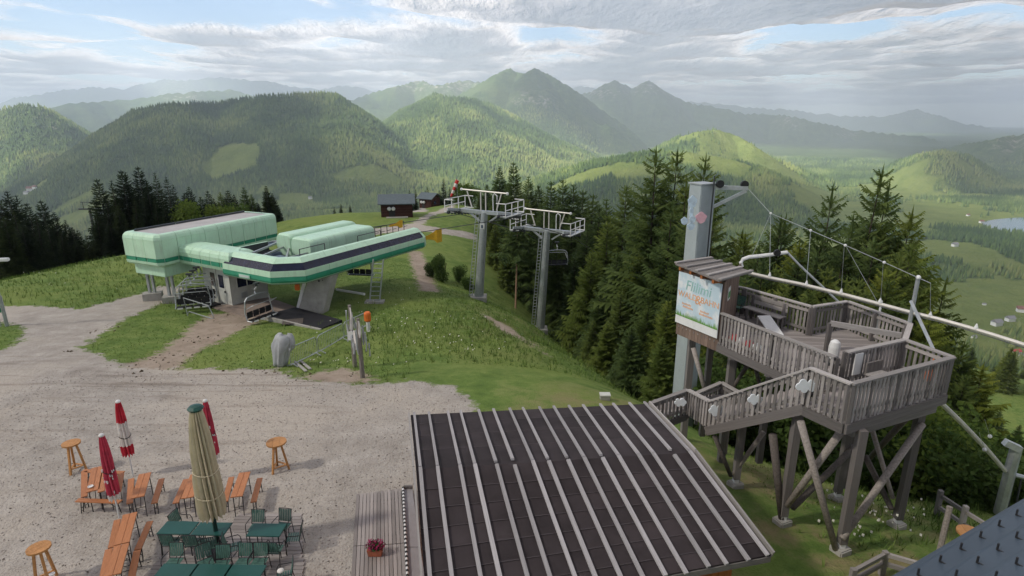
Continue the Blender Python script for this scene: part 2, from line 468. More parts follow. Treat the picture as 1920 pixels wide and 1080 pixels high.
# ------------------------------------------------------------------ ground material
def ground_material():
    t = NT('summit_ground'); v = t.coord('Object')
    wob = t.noise(v, 1.3, 5, 0.65)
    g = t.math('ADD', t.attr('gravel'), t.math('MULTIPLY', t.math('SUBTRACT', wob, 0.5), 2.6))
    s = t.math('ADD', t.attr('soil'), t.math('MULTIPLY', t.math('SUBTRACT', t.noise(v, 2.1, 5, 0.7), 0.5), 2.4))
    gm, sm = t.sstep(g, -0.25, 0.2), t.sstep(s, -0.3, 0.35)
    big, mid, fine = t.noise(v, 0.12, 4), t.noise(v, 0.9, 5, 0.65), t.noise(v, 14, 3, 0.7)
    # gravel: pale limestone grit with greyer and browner drifts and scattered stones
    stone = t.new('ShaderNodeTexVoronoi'); stone.inputs['Scale'].default_value = 16; t.link(v, stone.inputs['Vector'])
    gc = t.ramp(mid, [(0.3, (.30, .272, .24)), (0.55, (.40, .368, .33)), (0.75, (.50, .465, .42))])
    gc = t.mix(t.sstep(big, .42, .62), gc, (.45, .405, .35))
    gc = t.mix(t.math('MULTIPLY', t.sstep(fine, .48, .74), .5), gc, (.15, .13, .115))
    gc = t.mix(t.math('MULTIPLY', t.sstep(stone.outputs['Distance'], .28, .05), .28), gc, (.52, .49, .45))
    rut = t.new('ShaderNodeTexNoise'); rut.inputs['Scale'].default_value = 1.0; rut.inputs['Detail'].default_value = 4
    t.link(t.coord('Object', (.25, 2.2, 1)), rut.inputs['Vector'])
    gc = t.mix(t.math('MULTIPLY', t.sstep(rut.outputs['Fac'], .52, .68), t.math('MULTIPLY', t.attr('rutted'), .5)), gc, (.15, .115, .085))
    # trampled soil
    so = t.ramp(mid, [(0.3, (.27, .215, .165)), (0.6, (.37, .305, .245)), (0.8, (.43, .37, .31))])
    so = t.mix(t.math('MULTIPLY', t.sstep(t.noise(v, 3.3, 4, .7), .57, .68), .7), so, (.12, .12, .06))
    # meadow turf
    gr = t.ramp(mid, [(0.25, (.075, .13, .028)), (0.5, (.13, .20, .046)), (0.78, (.215, .28, .078))])
    gr = t.mix(t.math('MULTIPLY', t.sstep(big, .42, .62), .6), gr, (.20, .25, .065))
    gr = t.mix(t.math('MULTIPLY', t.sstep(t.noise(v, .45, 5, .7), .42, .64), t.attr('dry')), gr, (.25, .195, .11))
    gr = t.mix(t.math('MULTIPLY', t.sstep(fine, .5, .75), .35), gr, (.045, .065, .018))
    c = t.mix(sm, gr, so)
    c = t.mix(gm, c, gc)
    hgt = t.math('ADD', t.math('MULTIPLY', fine, .6), t.math('MULTIPLY', stone.outputs['Distance'], .5))
    t.bump(t.math('ADD', hgt, t.math('MULTIPLY', t.noise(v, 3, 4), 2.0)), 0.6, 0.06)
    return t.done(c, 0.95, 0, 0.15)
GROUND_MAT = ground_material()
def axis(lo, hi, a, b, step, grow=1.07):
    c = list(np.arange(a, b + 1e-6, step)); s = step; x = b
    while x < hi: s *= grow; x += s; c.append(x)
    s = step; x = a
    while x > lo: s *= grow; x -= s; c.insert(0, x)
    return np.array(c)
gx = axis(-330, 330, -33, 18, .26); gy = axis(-45, 330, 6, 52, .26, 1.05)
GX, GY = np.meshgrid(gx, gy)
x, y = GX.ravel(), GY.ravel()
z = terr(x, y)
g_s = np.clip(region(x, y, GRAVEL), -6, 6); s_s = np.clip(region(x, y, SOIL), -6, 6)
nx, ny = len(gx), len(gy)
idx = np.arange(nx * ny).reshape(ny, nx)
quads = np.stack([idx[:-1, :-1], idx[:-1, 1:], idx[1:, 1:], idx[1:, :-1]], -1).reshape(-1, 4)
dry = np.exp(-(((x - 9) / 5) ** 2 + ((y - 15) / 5) ** 2)) + .75 * np.exp(-(((x - 3) / 4) ** 2 + ((y - 21) / 4) ** 2)) + .5 * np.exp(-(((x - 0) / 4) ** 2 + ((y - 40) / 9) ** 2))
rutted = np.maximum(np.exp(-((y - 25) / 4.0) ** 2) * (x < -6), .55 * np.exp(-((y - 19) / 3.0) ** 2) * np.clip((-6 - x) / 4, 0, 1))
fc_g = g_s[quads].mean(1); fc_s = s_s[quads].mean(1); fy = y[quads].mean(1)
cls = np.where((fc_g > 0) & (fy > 55), 2, np.where(fc_g > 0, 1, 0))
cls = np.where((cls == 0) & (fc_s > 0), 3, cls)
for k, nm in enumerate(('meadow_ground', 'gravel_yard', 'gravel_path', 'trodden_path')):
    q = quads[cls == k]
    use, inv = np.unique(q, return_inverse=True)
    o = from_np(nm, np.c_[x, y, z][use], inv.reshape(-1, 4), GROUND_MAT, smooth=True)
    tag(o, kind='structure')
    set_attr(o, 'gravel', g_s[use]); set_attr(o, 'soil', s_s[use]); set_attr(o, 'dry', np.clip(dry[use], .08, .85)); set_attr(o, 'rutted', rutted[use])

# ------------------------------------------------------------------ mountains
def px_of(x, y, z):
    zz = z - CAM_Z; dep = np.maximum(y * CP - zz * SP, 1); up = y * SP + zz * CP
    return 960 + F_PX * x / dep, 540 - F_PX * up / dep
MEADOW_PX = [((708, 322), 46, 10), ((552, 378), 34, 13), ((480, 398), 30, 8), ((640, 395), 60, 9), ((700, 408), 50, 8), ((800, 372), 22, 10),
             ((445, 296), 26, 17), ((398, 318), 9, 6), ((490, 356), 24, 6), ((560, 398), 40, 8),
             ((100, 430), 60, 10), ((130, 385), 26, 5), ((170, 362), 14, 4), ((60, 360), 18, 5), ((1560, 470), 90, 26), ((1850, 555), 120, 40), ((1780, 470), 70, 18),
             ((1830, 368), 22, 40), ((1470, 330), 60, 14), ((1120, 325), 60, 9), ((1230, 325), 60, 10), ((1690, 410), 90, 22), ((1700, 350), 60, 16), ((1560, 375), 60, 14), ((1370, 260), 26, 9), ((1430, 300), 30, 10), ((1760, 400), 60, 30),
             ((1600, 400), 80, 20), ((1330, 300), 50, 10), ((940, 365), 30, 7)]
MEADOW_W = [(ground(*c), a, b) for c, a, b in MEADOW_PX]
def meadow_mask(x, y, z):
    m = np.zeros(x.shape)
    nz = fbm(x / 240, y / 240, 5, 77, .62)
    for p, a, b in MEADOW_W:
        r = math.hypot(p.x, p.y); u = Vector((p.x, p.y, 0)) / r
        wa = a / F_PX * r; wb = min(b / F_PX * r / (.42 if a < 70 and p.x < 900 else .2), wa * (1.4 if p.x < 900 else 2.4))      # across and along the line of sight
        dx, dy = x - p.x, y - p.y
        al = dx * u.x + dy * u.y; ac = -dx * u.y + dy * u.x
        q = np.hypot(ac / wa, al / wb)
        m = np.maximum(m, np.clip((1.25 - q + (nz - .5) * 2.6) * 9, 0, 1))
    th = np.degrees(np.arctan2(x, y)); r = np.hypot(x, y)
    patch = fbm(x / 420, y / 420, 3, 91)
    m = np.maximum(m, np.clip((patch - .6) * 14, 0, 1) * np.clip((th - 4) / 8, 0, 1) * (r > 1300) * (r < 6500) * .9)
    return m
def mountain_material():
    t = NT('mountain_forest'); v = t.coord('Object')
    n1, n2, n3 = t.noise(v, .0016, 4), t.noise(v, .009, 5, .65), t.noise(v, .045, 4, .75)
    c = t.ramp(n2, [(0.3, (.04, .072, .022)), (0.5, (.07, .112, .034)), (0.72, (.115, .16, .048))])
    c = t.mix(t.math('MULTIPLY', t.sstep(n1, .48, .62), .6), c, (.085, .115, .035))
    c = t.mix(t.math('MULTIPLY', t.sstep(n3, .48, .66), .6), c, (.013, .027, .011))
    md = t.ramp(n2, [(0.3, (.115, .16, .04)), (0.7, (.19, .225, .066))])
    c = t.mix(t.attr('meadow'), c, md)
    rk = t.math('MULTIPLY', t.attr('rock'), t.sstep(t.noise(v, .012, 5, .75), .5, .66))
    c = t.mix(rk, c, (.40, .36, .31))
    t.bump(n3, .9, 22)
    return t.done(c, 0.95, 0, 0.05)
MT_MAT = mountain_material()
th = np.radians(np.r_[np.linspace(-62, -47, 40), np.linspace(-46.9, 46.9, 940), np.linspace(47, 62, 40)]); rr = np.geomspace(205, 34000, 420)
TH, RR = np.meshgrid(th, rr)
mx, my = (np.sin(TH) * RR).ravel(), (np.cos(TH) * RR).ravel()
mz = terr(mx, my)
mz = np.where(np.hypot(mx, my) < 330, mz - 1.5, mz)
idx = np.arange(mx.size).reshape(len(rr), len(th))
q = np.stack([idx[:-1, :-1], idx[1:, :-1], idx[1:, 1:], idx[:-1, 1:]], -1).reshape(-1, 4)
mt = tag(from_np('mountains', np.c_[mx, my, mz], q, MT_MAT, smooth=True), kind='structure')
set_attr(mt, 'meadow', meadow_mask(mx, my, mz))
ppx, ppy = px_of(mx, my, mz)
rad = np.hypot(mx, my)
rock = np.zeros(mx.size)
for (cx, cy, a, b, r0, r1) in [(95, 225, 26, 26, 5500, 7400), (820, 160, 90, 14, 8800, 11500), (1215, 165, 35, 16, 9500, 13000), (1130, 172, 40, 14, 9500, 13000), (1890, 262, 40, 22, 6000, 9000), (330, 165, 80, 18, 18000, 30000), (520, 165, 60, 16, 18000, 30000), (340, 185, 40, 18, 11000, 14000), (1480, 228, 30, 12, 9500, 13000), (1590, 250, 20, 10, 9500, 13000), (1720, 215, 40, 14, 20000, 30000), (1000, 200, 40, 30, 7000, 9500)]:
    rock = np.maximum(rock, np.clip(1.4 - np.hypot((ppx - cx) / a, (ppy - cy) / b), 0, 1) * (rad > r0) * (rad < r1))
set_attr(mt, 'rock', rock)

# lake in the valley
lk = NT('lake_water')
ring = []
for i in range(40):
    a = 2 * math.pi * i / 40
    ring.append((LAKE_C.x + 590 * math.cos(a), LAKE_C.y + 330 * math.sin(a), -403))
lk.bump(lk.noise(lk.coord('Object'), .05, 3), .15, 1.0)
LAKE_MAT = lk.done((.05, .085, .085), .12, 0, .5)

# forest on the slopes: too many trees to count
nr = np.random.RandomState(5)
pts = []
for (r0, r1, n) in ((600, 1200, 9000), (1200, 2500, 42000), (2500, 4000, 90000), (4000, 5600, 76000), (5600, 7000, 34000)):
    a = np.radians(nr.uniform(-45, 45, n)); r = np.sqrt(nr.uniform(r0 ** 2, r1 ** 2, n))
    pts.append(np.c_[np.sin(a) * r, np.cos(a) * r])
pts = np.concatenate(pts)
tz = terr(pts[:, 0], pts[:, 1])
keep = (meadow_mask(pts[:, 0], pts[:, 1], tz) < nr.uniform(.1, .95, len(pts)))
keep &= (np.hypot((pts[:, 0] - LAKE_C.x) / 580, (pts[:, 1] - LAKE_C.y) / 360) > 1)
pts, tz = pts[keep], tz[keep]
n = len(pts); rd = np.hypot(pts[:, 0], pts[:, 1])
hh = nr.uniform(13, 25, n) * (1 + np.clip((rd - 2500) / 9000, 0, .5)); wd = hh * nr.uniform(.17, .27, n)
rot = nr.uniform(0, 6.28, n)
tv = np.zeros((n, 5, 3)); tv[:, 0] = np.c_[pts, tz + hh]
for k in range(4):
    ang = rot + k * math.pi / 2
    tv[:, k + 1] = np.c_[pts[:, 0] + wd * np.cos(ang), pts[:, 1] + wd * np.sin(ang), tz - 1.0]
base = (np.arange(n) * 5)[:, None]
tf = np.concatenate([base + np.array([[0, 1 + k, 1 + (k + 1) % 4]]) for k in range(4)], 0)
ft = NT('far_trees')
tone = ft.attr('tone')
fc = ft.ramp(tone, [(0.0, (.034, .064, .026)), (0.5, (.075, .12, .038)), (0.8, (.13, .175, .053)), (1.0, (.18, .21, .07))])
FT_MAT = ft.done(fc, .95, 0, .05)
fo = tag(from_np('hillside_forest', tv.reshape(-1, 3), tf, FT_MAT), 'spruce forest covering the valley slopes and far hillsides', 'forest', kind='stuff')
tone_v = np.clip((fbm(pts[:, 0] / 300, pts[:, 1] / 300, 4, 21, .6) - .5) * 2.0 + .5 + nr.uniform(-.3, .3, n), 0, 1)
set_attr(fo, 'tone', np.repeat(tone_v, 5))
lko = MB().prism(ring, 3.0).build('lake', LAKE_MAT)
tag(lko, kind='structure')

# ------------------------------------------------------------------ broken cloud deck
def cloud_dens(x, y):
    x = x - 232417.6; y = y - 279606.8
    return fbm(x / 2600, y / 2600, 5, 5, .5) + .55 * (fbm(x / 9500, y / 9500, 2, 17) - .5)
def cloud_material():
    t = NT('clouds')
    v = t.coord('Object', (.001, .001, .001))
    fine = t.noise(t.coord('Object', (.001, .0005, .001)), 1.0, 8, .62)
    d = t.math('ADD', t.attr('dens'), t.math('MULTIPLY', t.math('SUBTRACT', fine, .5), .42))
    alpha = t.math('MULTIPLY', t.sstep(d, .33, .51), .82)
    thick = t.sstep(d, .43, .70)
    tr = t.new('ShaderNodeBsdfTransparent'); tl = t.new('ShaderNodeBsdfTranslucent'); df = t.new('ShaderNodeBsdfDiffuse')
    t.link(t.ramp(thick, [(0, (.80, .715, .645)), (.22, (.58, .52, .48)), (.55, (.335, .307, .298)), (1, (.22, .208, .21))]), tl.inputs['Color'])
    df.inputs['Color'].default_value = (.78, .77, .76, 1)
    bp = t.new('ShaderNodeBump'); bp.inputs['Strength'].default_value = .9; bp.inputs['Distance'].default_value = 700
    t.link(fine, bp.inputs['Height'])
    t.link(bp.outputs['Normal'], tl.inputs['Normal'])
    ad = t.new('ShaderNodeMixShader'); ad.inputs[0].default_value = .25
    t.link(tl.outputs[0], ad.inputs[1]); t.link(df.outputs[0], ad.inputs[2])
    mx_ = t.new('ShaderNodeMixShader'); t.link(alpha, mx_.inputs[0]); t.link(tr.outputs[0], mx_.inputs[1]); t.link(ad.outputs[0], mx_.inputs[2])
    t.link(mx_.outputs[0], t.out.inputs['Surface'])
    return t.m
cgx = np.arange(-62000, 62001, 340.0); cgy = np.arange(-24000, 74001, 340.0)
CX, CY = np.meshgrid(cgx, cgy); cx_, cy_ = CX.ravel(), CY.ravel()
cd = cloud_dens(cx_, cy_)
tk_ = np.clip((cd - .38) / .4, 0, 1)
cz_ = 1930 - 270 * tk_ ** .8 + 230 * (fbm(cx_ / 900, cy_ / 900, 3, 33) - .5) - 2.0e-8 * (cx_ ** 2 + cy_ ** 2)
idx = np.arange(cx_.size).reshape(len(cgy), len(cgx))
q = np.stack([idx[:-1, :-1], idx[:-1, 1:], idx[1:, 1:], idx[1:, :-1]], -1).reshape(-1, 4)
clo = tag(from_np('clouds', np.c_[cx_, cy_, cz_], q, cloud_material(), smooth=True), 'broken grey and white cloud deck over the mountains', 'clouds', kind='stuff')
set_attr(clo, 'dens', cd)

# haze in the valleys
hz_m = bpy.data.materials.new('haze'); hz_m.use_nodes = True
for nd in list(hz_m.node_tree.nodes):
    if nd.type != 'OUTPUT_MATERIAL': hz_m.node_tree.nodes.remove(nd)
pv = hz_m.node_tree.nodes.new('ShaderNodeVolumePrincipled')
pv.inputs['Color'].default_value = (.76, .86, 1, 1); pv.inputs['Density'].default_value = 6.8e-5; pv.inputs['Anisotropy'].default_value = .1
hz_m.node_tree.links.new(pv.outputs[0], [n for n in hz_m.node_tree.nodes if n.type == 'OUTPUT_MATERIAL'][0].inputs['Volume'])
zlo = float(mz.min()) - 30; zhi = float(mz.max()) + 60
tag(MB().box((0, 14000, (zlo + zhi) / 2), (66000, 60000, zhi - zlo)).build('haze', hz_m), 'pale blue summer haze filling the valleys', 'haze', kind='stuff')
print('terrain', zlo, zhi, n)

# ------------------------------------------------------------------ shared finishes
def mint():
    t = NT('mint_panel'); v = t.coord('Object', rnd=True); col = (.50, .735, .545)
    c = t.ramp(t.noise(v, .9, 4), [(0.3, sc(col, .93)), (0.7, sc(col, 1.05))])
    st_ = t.noise(t.coord('Object', (5, 5, .5)), 1.0, 5, .7)
    c = t.mix(t.math('MULTIPLY', t.sstep(st_, .5, .72), .35), c, (.30, .36, .27))
    c = t.mix(t.math('MULTIPLY', t.sstep(t.noise(v, 6, 6, .75), .58, .72), .3), c, (.22, .25, .2))
    t.bump(t.noise(v, 1.5, 2), .08, .05)
    return t.done(c, .38, 0, .4)
M_MINT = mint()
M_GREEN = paint('emerald_stripe', (.035, .27, .16), .35, var=.12)
M_GLASSD = paint('dark_glass', (.010, .013, .036), .25, var=.3, dirt=.3, spec=.35)
M_ROOFGREY = paint('grey_roofing', (.43, .42, .415), .8, var=.12, scale=.8)
M_STEEL = paint('galvanised_steel', (.42, .45, .46), .42, .55, var=.15, scale=6)
M_STEELD = paint('dark_steel', (.06, .065, .07), .45, .3, var=.2)
M_WHITE = paint('white_paint', (.72, .73, .72), .45, var=.06)
M_HUTW = paint('offwhite_cladding', (.56, .57, .52), .55, var=.08)
M_CONC = paint('concrete', (.36, .35, .32), .9, var=.18, scale=1.6, dirt=.4)
M_RUBBER = paint('black_rubber', (.016, .016, .02), .75, var=.3)
M_YELLOW = paint('yellow_fabric', (.72, .42, .03), .7, var=.12)
M_BLACK = paint('black_plastic', (.02, .02, .022), .5, var=.3)
M_ORANGE = paint('orange_plastic', (.72, .17, .03), .5, var=.1)
M_REDC = paint('red_canvas', (.52, .028, .05), .8, var=.22, scale=5, dirt=.1)
M_PINKC = paint('faded_red_canvas', (.50, .05, .09), .8, var=.25, scale=5, dirt=.1)
M_WHITEC = paint('white_canvas', (.74, .70, .66), .85, var=.1, scale=5)
M_BEIGEC = paint('beige_canvas', (.60, .53, .38), .85, var=.12, scale=4, dirt=.2)
M_BENCH = wood('orange_bench_wood', (.45, .19, .085), False, (1, 7, 7), .2, .5, .12)
M_BENCH2 = wood('oiled_round_wood', (.47, .235, .09), False, (6, 1, 6), .25, .55, .12)
M_TGREEN = paint('dark_green_tabletop', (.012, .075, .062), .4, var=.12, scale=2, dirt=.12)
M_CGREEN = paint('green_chair_slats', (.075, .165, .135), .5, var=.2, scale=8)
M_WEATHER = wood('weathered_timber', (.30, .28, .266), rnd=.5)
M_WEATHER2 = wood('weathered_timber_dark', (.18, .166, .158))
M_WEATHERL = wood('weathered_timber_pale', (.36, .34, .325))
M_DECK = wood('weathered_deck_boards', (.33, .30, .285), rnd=.3)
M_LOG = wood('dark_log_wall', (.06, .025, .02), rnd=.15)
M_ORWALL = wood('orange_stained_boards', (.36, .13, .045), rnd=.2)
M_SHACK = wood('brown_board_wall', (.20, .145, .115), rnd=.3)
M_FELT = paint('brown_black_roof_felt', (.042, .034, .036), .85, var=.38, scale=.7, dirt=.2, spec=.2)
M_FELTSEAM = paint('felt_lap_edge', (.062, .052, .055), .9, var=.5, scale=7)
M_BATTEN = wood('pale_roof_batten', (.36, .345, .35), grain=(7, 7, 2.5), var=.4, rnd=.22)
M_SLATE = paint('slate_grey_sheet', (.055, .078, .105), .45, .1, var=.15, scale=.7)
M_HROOF = paint('blue_grey_hut_roof', (.10, .13, .145), .6, var=.15)
M_TARP = paint('grey_tarpaulin', (.38, .40, .41), .6, var=.14, scale=2)
M_RED = paint('red_enamel', (.55, .03, .03), .45, var=.1)
M_CLOUD = paint('white_board', (.82, .86, .88), .5, var=.05)
M_RAIL = paint('pale_steel_track', (.62, .60, .55), .45, .2, var=.08)

# ------------------------------------------------------------------ chairlift top station
AX = Vector((.486, .874, 0)); NX = Vector((.874, -.486, 0))
def L(a, n, z): return AX * a + NX * n + Vector((0, 0, z))
def inset(path, o, closed):
    out = []
    m = len(path)
    for i, p in enumerate(path):
        p = Vector(p)
        d1 = (p - Vector(path[i - 1])).normalized() if (i > 0 or closed) else None
        d2 = (Vector(path[(i + 1) % m]) - p).normalized() if (i < m - 1 or closed) else None
        d1 = d1 or d2; d2 = d2 or d1
        n1 = Vector((d1.y, -d1.x)); n2 = Vector((d2.y, -d2.x))
        b = (n1 + n2).normalized()
        out.append(p + b * o / max(.35, b.dot(n1)))
    return out
def sweep(path, bands, step, parent, closed=False, gap=.018, thick=.05, stripe_gap=None):
    """clad an outline with panels; band = (part name, material, [(inset, z), ...]); inward is right of travel"""
    m = len(path)
    for nm, mat, prof in bands:
        rails = [[Vector((p.x, p.y, z)) for p in inset(path, o, closed)] for o, z in prof]
        rails_in = [[Vector((p.x, p.y, z)) for p in inset(path, o + thick, closed)] for o, z in prof]
        for i in range(m if closed else m - 1):
            j = (i + 1) % m
            ln = (Vector(path[j]) - Vector(path[i])).length
            k = max(1, round(ln / step))
            for s in range(k):
                gp_ = stripe_gap if (stripe_gap and nm == 'green_panel') else gap
                g = gp_ / ln if k > 1 or ln > .6 else 0.0
                t0, t1 = s / k + g / 2, (s + 1) / k - g / 2
                mb = MB()
                ra = [rl[i].lerp(rl[j], t0) for rl in rails]; rb = [rl[i].lerp(rl[j], t1) for rl in rails]
                ia = [rl[i].lerp(rl[j], t0) for rl in rails_in]; ib = [rl[i].lerp(rl[j], t1) for rl in rails_in]
                mb.loft([ra + ia[::-1], rb + ib[::-1]])
                mb.build(nm, mat, parent)
base = L(31, -34, -2.3)
st = thing('lift_station', 'mint green chairlift station with emerald stripe and dark slanted windows', 'lift station', base)
flat = lambda v: Vector((v.x, v.y))
LOOP = [flat(L(a, n, 0)) for a, n in ((39.2, -30.3), (26.3, -30.3), (24.85, -32.0), (24.9, -37.0), (26.4, -38.6), (29.3, -38.6))]
sweep(LOOP, [
    ('lower_lip', M_MINT, [(.45, .36), (.16, .40), (.05, .52)]),
    ('green_panel', M_GREEN, [(.05, .53), (.0, .66), (.02, .92)]),
    ('mint_panel', M_MINT, [(.02, .93), (.05, 1.32)]),
    ('window_pane', M_GLASSD, [(.11, 1.33), (.50, 1.74)]),
    ('roof_panel', M_MINT, [(.46, 1.75), (.85, 2.02), (1.10, 2.05)]),
], 2.1, st)
lo, li = inset(LOOP, .12, False), inset(LOOP, 1.9, False)
mb = MB()
mb.loft([[Vector((p.x, p.y, z)) for p, z in ((lo[i], .42), (lo[i], 1.28), (inset(LOOP, .6, False)[i], 1.7), (inset(LOOP, 1.05, False)[i], 2.0), (inset(LOOP, 1.12, False)[i], 1.4), (li[i], 1.3), (li[i], .44))] for i in range(len(LOOP))])
mb.build('inner_shell', M_STEELD, st)
# rounded closing end of the long side
mb = MB()
e0 = Vector((LOOP[0].x, LOOP[0].y, 0))
for k in range(1):
    prof = [(.45, .36), (.05, .5), (0, .7), (.05, 1.32), (.5, 1.74), (.85, 2.02), (1.3, 2.05), (1.6, 1.8), (1.8, 1.2), (1.8, .6), (1.6, .36)]
    rings = []
    for t, sh in ((0, 1.0), (.25, .97), (.42, .82), (.5, .55)):
        rings.append([e0 + AX * t - NX * (.95 + (o - .95) * sh) + Vector((0, 0, 1.2 + (z - 1.2) * sh)) for o, z in prof])
    mb.loft(rings)
mb.build('end_cap', M_MINT, st, smooth=False)
def rbox(name, a0, a1, n0, n1, z0, z1, r, mat, parent, fr=None):
    fr = fr or L
    mb = MB(); c = (fr(a0, n0, z0) + fr(a1, n1, z1)) / 2
    ang = math.atan2((fr(1, 0, 0) - fr(0, 0, 0)).y, (fr(1, 0, 0) - fr(0, 0, 0)).x)
    mb.box(c, (abs(a1 - a0), abs(n1 - n0), z1 - z0), ang)
    return mb.build(name, mat, parent, bevel=r, smooth=False)
# machinery covers made of seamed panels
for (n0, n1, a0, a1, zt, nm) in ((-37.3, -35.6, 29.8, 36.9, 2.62, 'drive_cover'), (-35.52, -33.2, 29.6, 36.5, 2.50, 'motor_cover')):
    k = 4
    for i in range(k):
        s0 = a0 + (a1 - a0) * i / k + .01; s1 = a0 + (a1 - a0) * (i + 1) / k - .01
        mb = MB(); rr_ = .38
        prof = [(n0, 1.0)] + [(n0 + rr_ * (1 - math.cos(q)), zt - rr_ * (1 - math.sin(q))) for q in (0, .4, .8, 1.2, 1.57)] + [(n1 - rr_ * (1 - math.cos(q)), zt - rr_ * (1 - math.sin(q))) for q in (1.57, 1.2, .8, .4, 0)] + [(n1, 1.0)]
        rings = [[L(s0, n, z) for n, z in prof], [L(s1, n, z) for n, z in prof]]
        if i == 0: rings = [[L(s0 + .0, (n + n0 + n1) / 2 if False else n * .86 + (n0 + n1) / 2 * .14, 1.0 + (z - 1.0) * .93) for n, z in prof], [L(s0 + .25, n, z) for n, z in prof]] + rings[1:]
        if i == k - 1: rings = rings[:1] + [[L(s1 - .25, n, z) for n, z in prof], [L(s1, n * .86 + (n0 + n1) / 2 * .14, 1.0 + (z - 1.0) * .93) for n, z in prof]]
        mb.loft(rings); mb.build(nm, M_MINT, st)
MB().prism([L(29.0, -37.6, .7), L(38.6, -37.6, .7), L(38.6, -32.4, .7), L(27.0, -32.4, .7), L(26.8, -36.6, .7)], .3).build('machine_floor', M_STEELD, st)
# drive beams, skylight frames and gears seen in the open loop
for i, (a0, n0, a1, n1, z0, w) in enumerate(((26.9, -36.2, 31, -38.0, 1.75, .14), (26.6, -35.2, 30.0, -36.6, 1.6, .12), (27.4, -33.4, 29.8, -35.9, 1.55, .12), (26.6, -33.6, 29.6, -33.7, 1.5, .1), (29.3, -38.5, 33, -38.5, 1.7, .12), (29.3, -37.5, 33, -37.6, 1.7, .12))):
    bar('drive_beam', st, L(a0, n0, z0), L(a1, n1, z0), w, w, M_STEEL)
for i in range(4):
    bar('skylight_frame', st, L(29.3 + i * 1.2, -38.6, 1.75), L(29.3 + i * 1.2, -37.5, 1.75), .1, .08, M_STEEL)
    if i < 3: MB().box(L(29.9 + i * 1.2, -38.0, 1.68), (1.0, .9, .04), math.atan2(AX.y, AX.x)).build('skylight_pane', M_GLASSD, st)
M_BLUE = paint('blue_grey_machine', (.10, .14, .19), .5, var=.3)
for a, n, s in ((27.6, -34.6, .9), (28.4, -33.5, .7), (28.6, -36.0, .6), (27.3, -35.6, .5)):
    MB().box(L(a, n, 1.25), (s * 1.3, s, .5), .9).build('gear_unit', M_BLUE, st, bevel=.06)
for a0, a1, n in ((27.6, 29.9, -32.2), (33.2, 35.8, -32.1)):
    mb = MB()
    for z in (1.5, 2.3): mb.tube(L(a0, n, z), L(a1, n, z), .03, n=5)
    for a in (a0, a1): mb.tube(L(a, n, 1.3), L(a, n, 2.3), .03, n=5)
    mb.build('handrail', M_STEELD, st)
mb = MB()
for i in range(6):
    a = 39.0 + i * .8
    mb.tube(L(a, -35.6, .6), L(a, -35.6, 1.7), .035, n=5)
    mb.tube(L(a, -35.6, 1.2), L(a + .5, -35.6, 1.2), .03, n=5)
mb.tube(L(39, -35.6, 1.7), L(43, -35.6, 1.7), .035, n=5); mb.tube(L(39, -35.6, .65), L(43, -35.6, .65), .05, n=5)
mb.build('access_railing', M_STEELD, st)
# name plate on the front stripe
pl = L(24.83, -34.6, .72)
MB().box(pl - AX * .02, (.03, 1.1, .24), math.atan2(AX.y, AX.x)).build('name_plate', paint('pale_green_plate', (.35, .62, .48), .5), st)
mb = MB()
for i in range(9):
    mb.box(pl - AX * .045 + NX * (-.44 + i * .11), (.02, .07, .12 + .02 * (i % 2)), math.atan2(AX.y, AX.x))
mb.build('plate_lettering', M_WHITE, st)

# garage of the station: raised box on posts
AG = Vector((.407, .914, 0)).normalized(); NG = Vector((AG.y, -AG.x, 0))
def G(a, n, z): return AG * a + NG * n + Vector((0, 0, z))
r = .35
GAR = [flat(G(a, n, 0)) for a, n in ((27.2 + r, -39.8), (27.2, -39.8 - r), (27.2, -43.9 + r), (27.2 + r, -43.9), (38.7 - r, -43.9), (38.7, -43.9 + r), (38.7, -39.8 - r), (38.7 - r, -39.8))]
GBANDS = [
    ('roof_edge', M_MINT, [(.0, 2.60), (.05, 2.80), (.17, 2.94), (.34, 2.99), (.6, 2.98)]),
    ('mint_panel', M_MINT, [(.0, 1.26), (.0, 2.59)]),
    ('green_panel', M_GREEN, [(.03, .97), (.03, 1.25)]),
    ('lower_lip', M_MINT, [(.5, .56), (.2, .62), (.02, .78), (.0, .96)])]
sweep(GAR, GBANDS, 1.15, st, closed=True, gap=.03, stripe_gap=.13)
gi = inset(GAR, .08, True)
MB().loft([[Vector((p.x, p.y, z)) for p in inset(GAR, o, True)] for o, z in ((.55, .60), (.1, .9), (.09, 2.6), (.5, 2.9))]).build('garage_core', M_MINT, st)
mb = MB(); mb.prism([G(27.9, -40.5, 2.9), G(27.9, -43.2, 2.9), G(38.1, -43.2, 2.9), G(38.1, -40.5, 2.9)], .04); mb.build('garage_roof', M_ROOFGREY, st)
for k in range(3): bar('roof_upstand', st, G(28 + k * 3.4, -43.25, 3.02), G(28 + k * 3.4 + 3.3, -43.25, 3.02), .12, .14, M_STEELD)
rbox('garage_skirt', 27.7, 30.4, -43.5, -40.2, -.22, .6, .04, M_MINT, st, G)
for a, n in ((28.3, -40.7), (28.3, -42.9), (33.5, -40.6), (37.6, -40.8), (37.6, -43.0)):
    p = G(a, n, 0); z0 = gz(p.x, p.y)
    bar('support_post', st, (p.x - .18, p.y, z0), (p.x - .18, p.y, .6), .16, .2, M_STEEL)
    bar('support_post', st, (p.x + .18, p.y, z0), (p.x + .18, p.y, .6), .16, .2, M_STEEL)
    MB().box((p.x, p.y, z0 + .2), (1.3, .9, .75), .4).build('footing', M_CONC, st, bevel=.03)
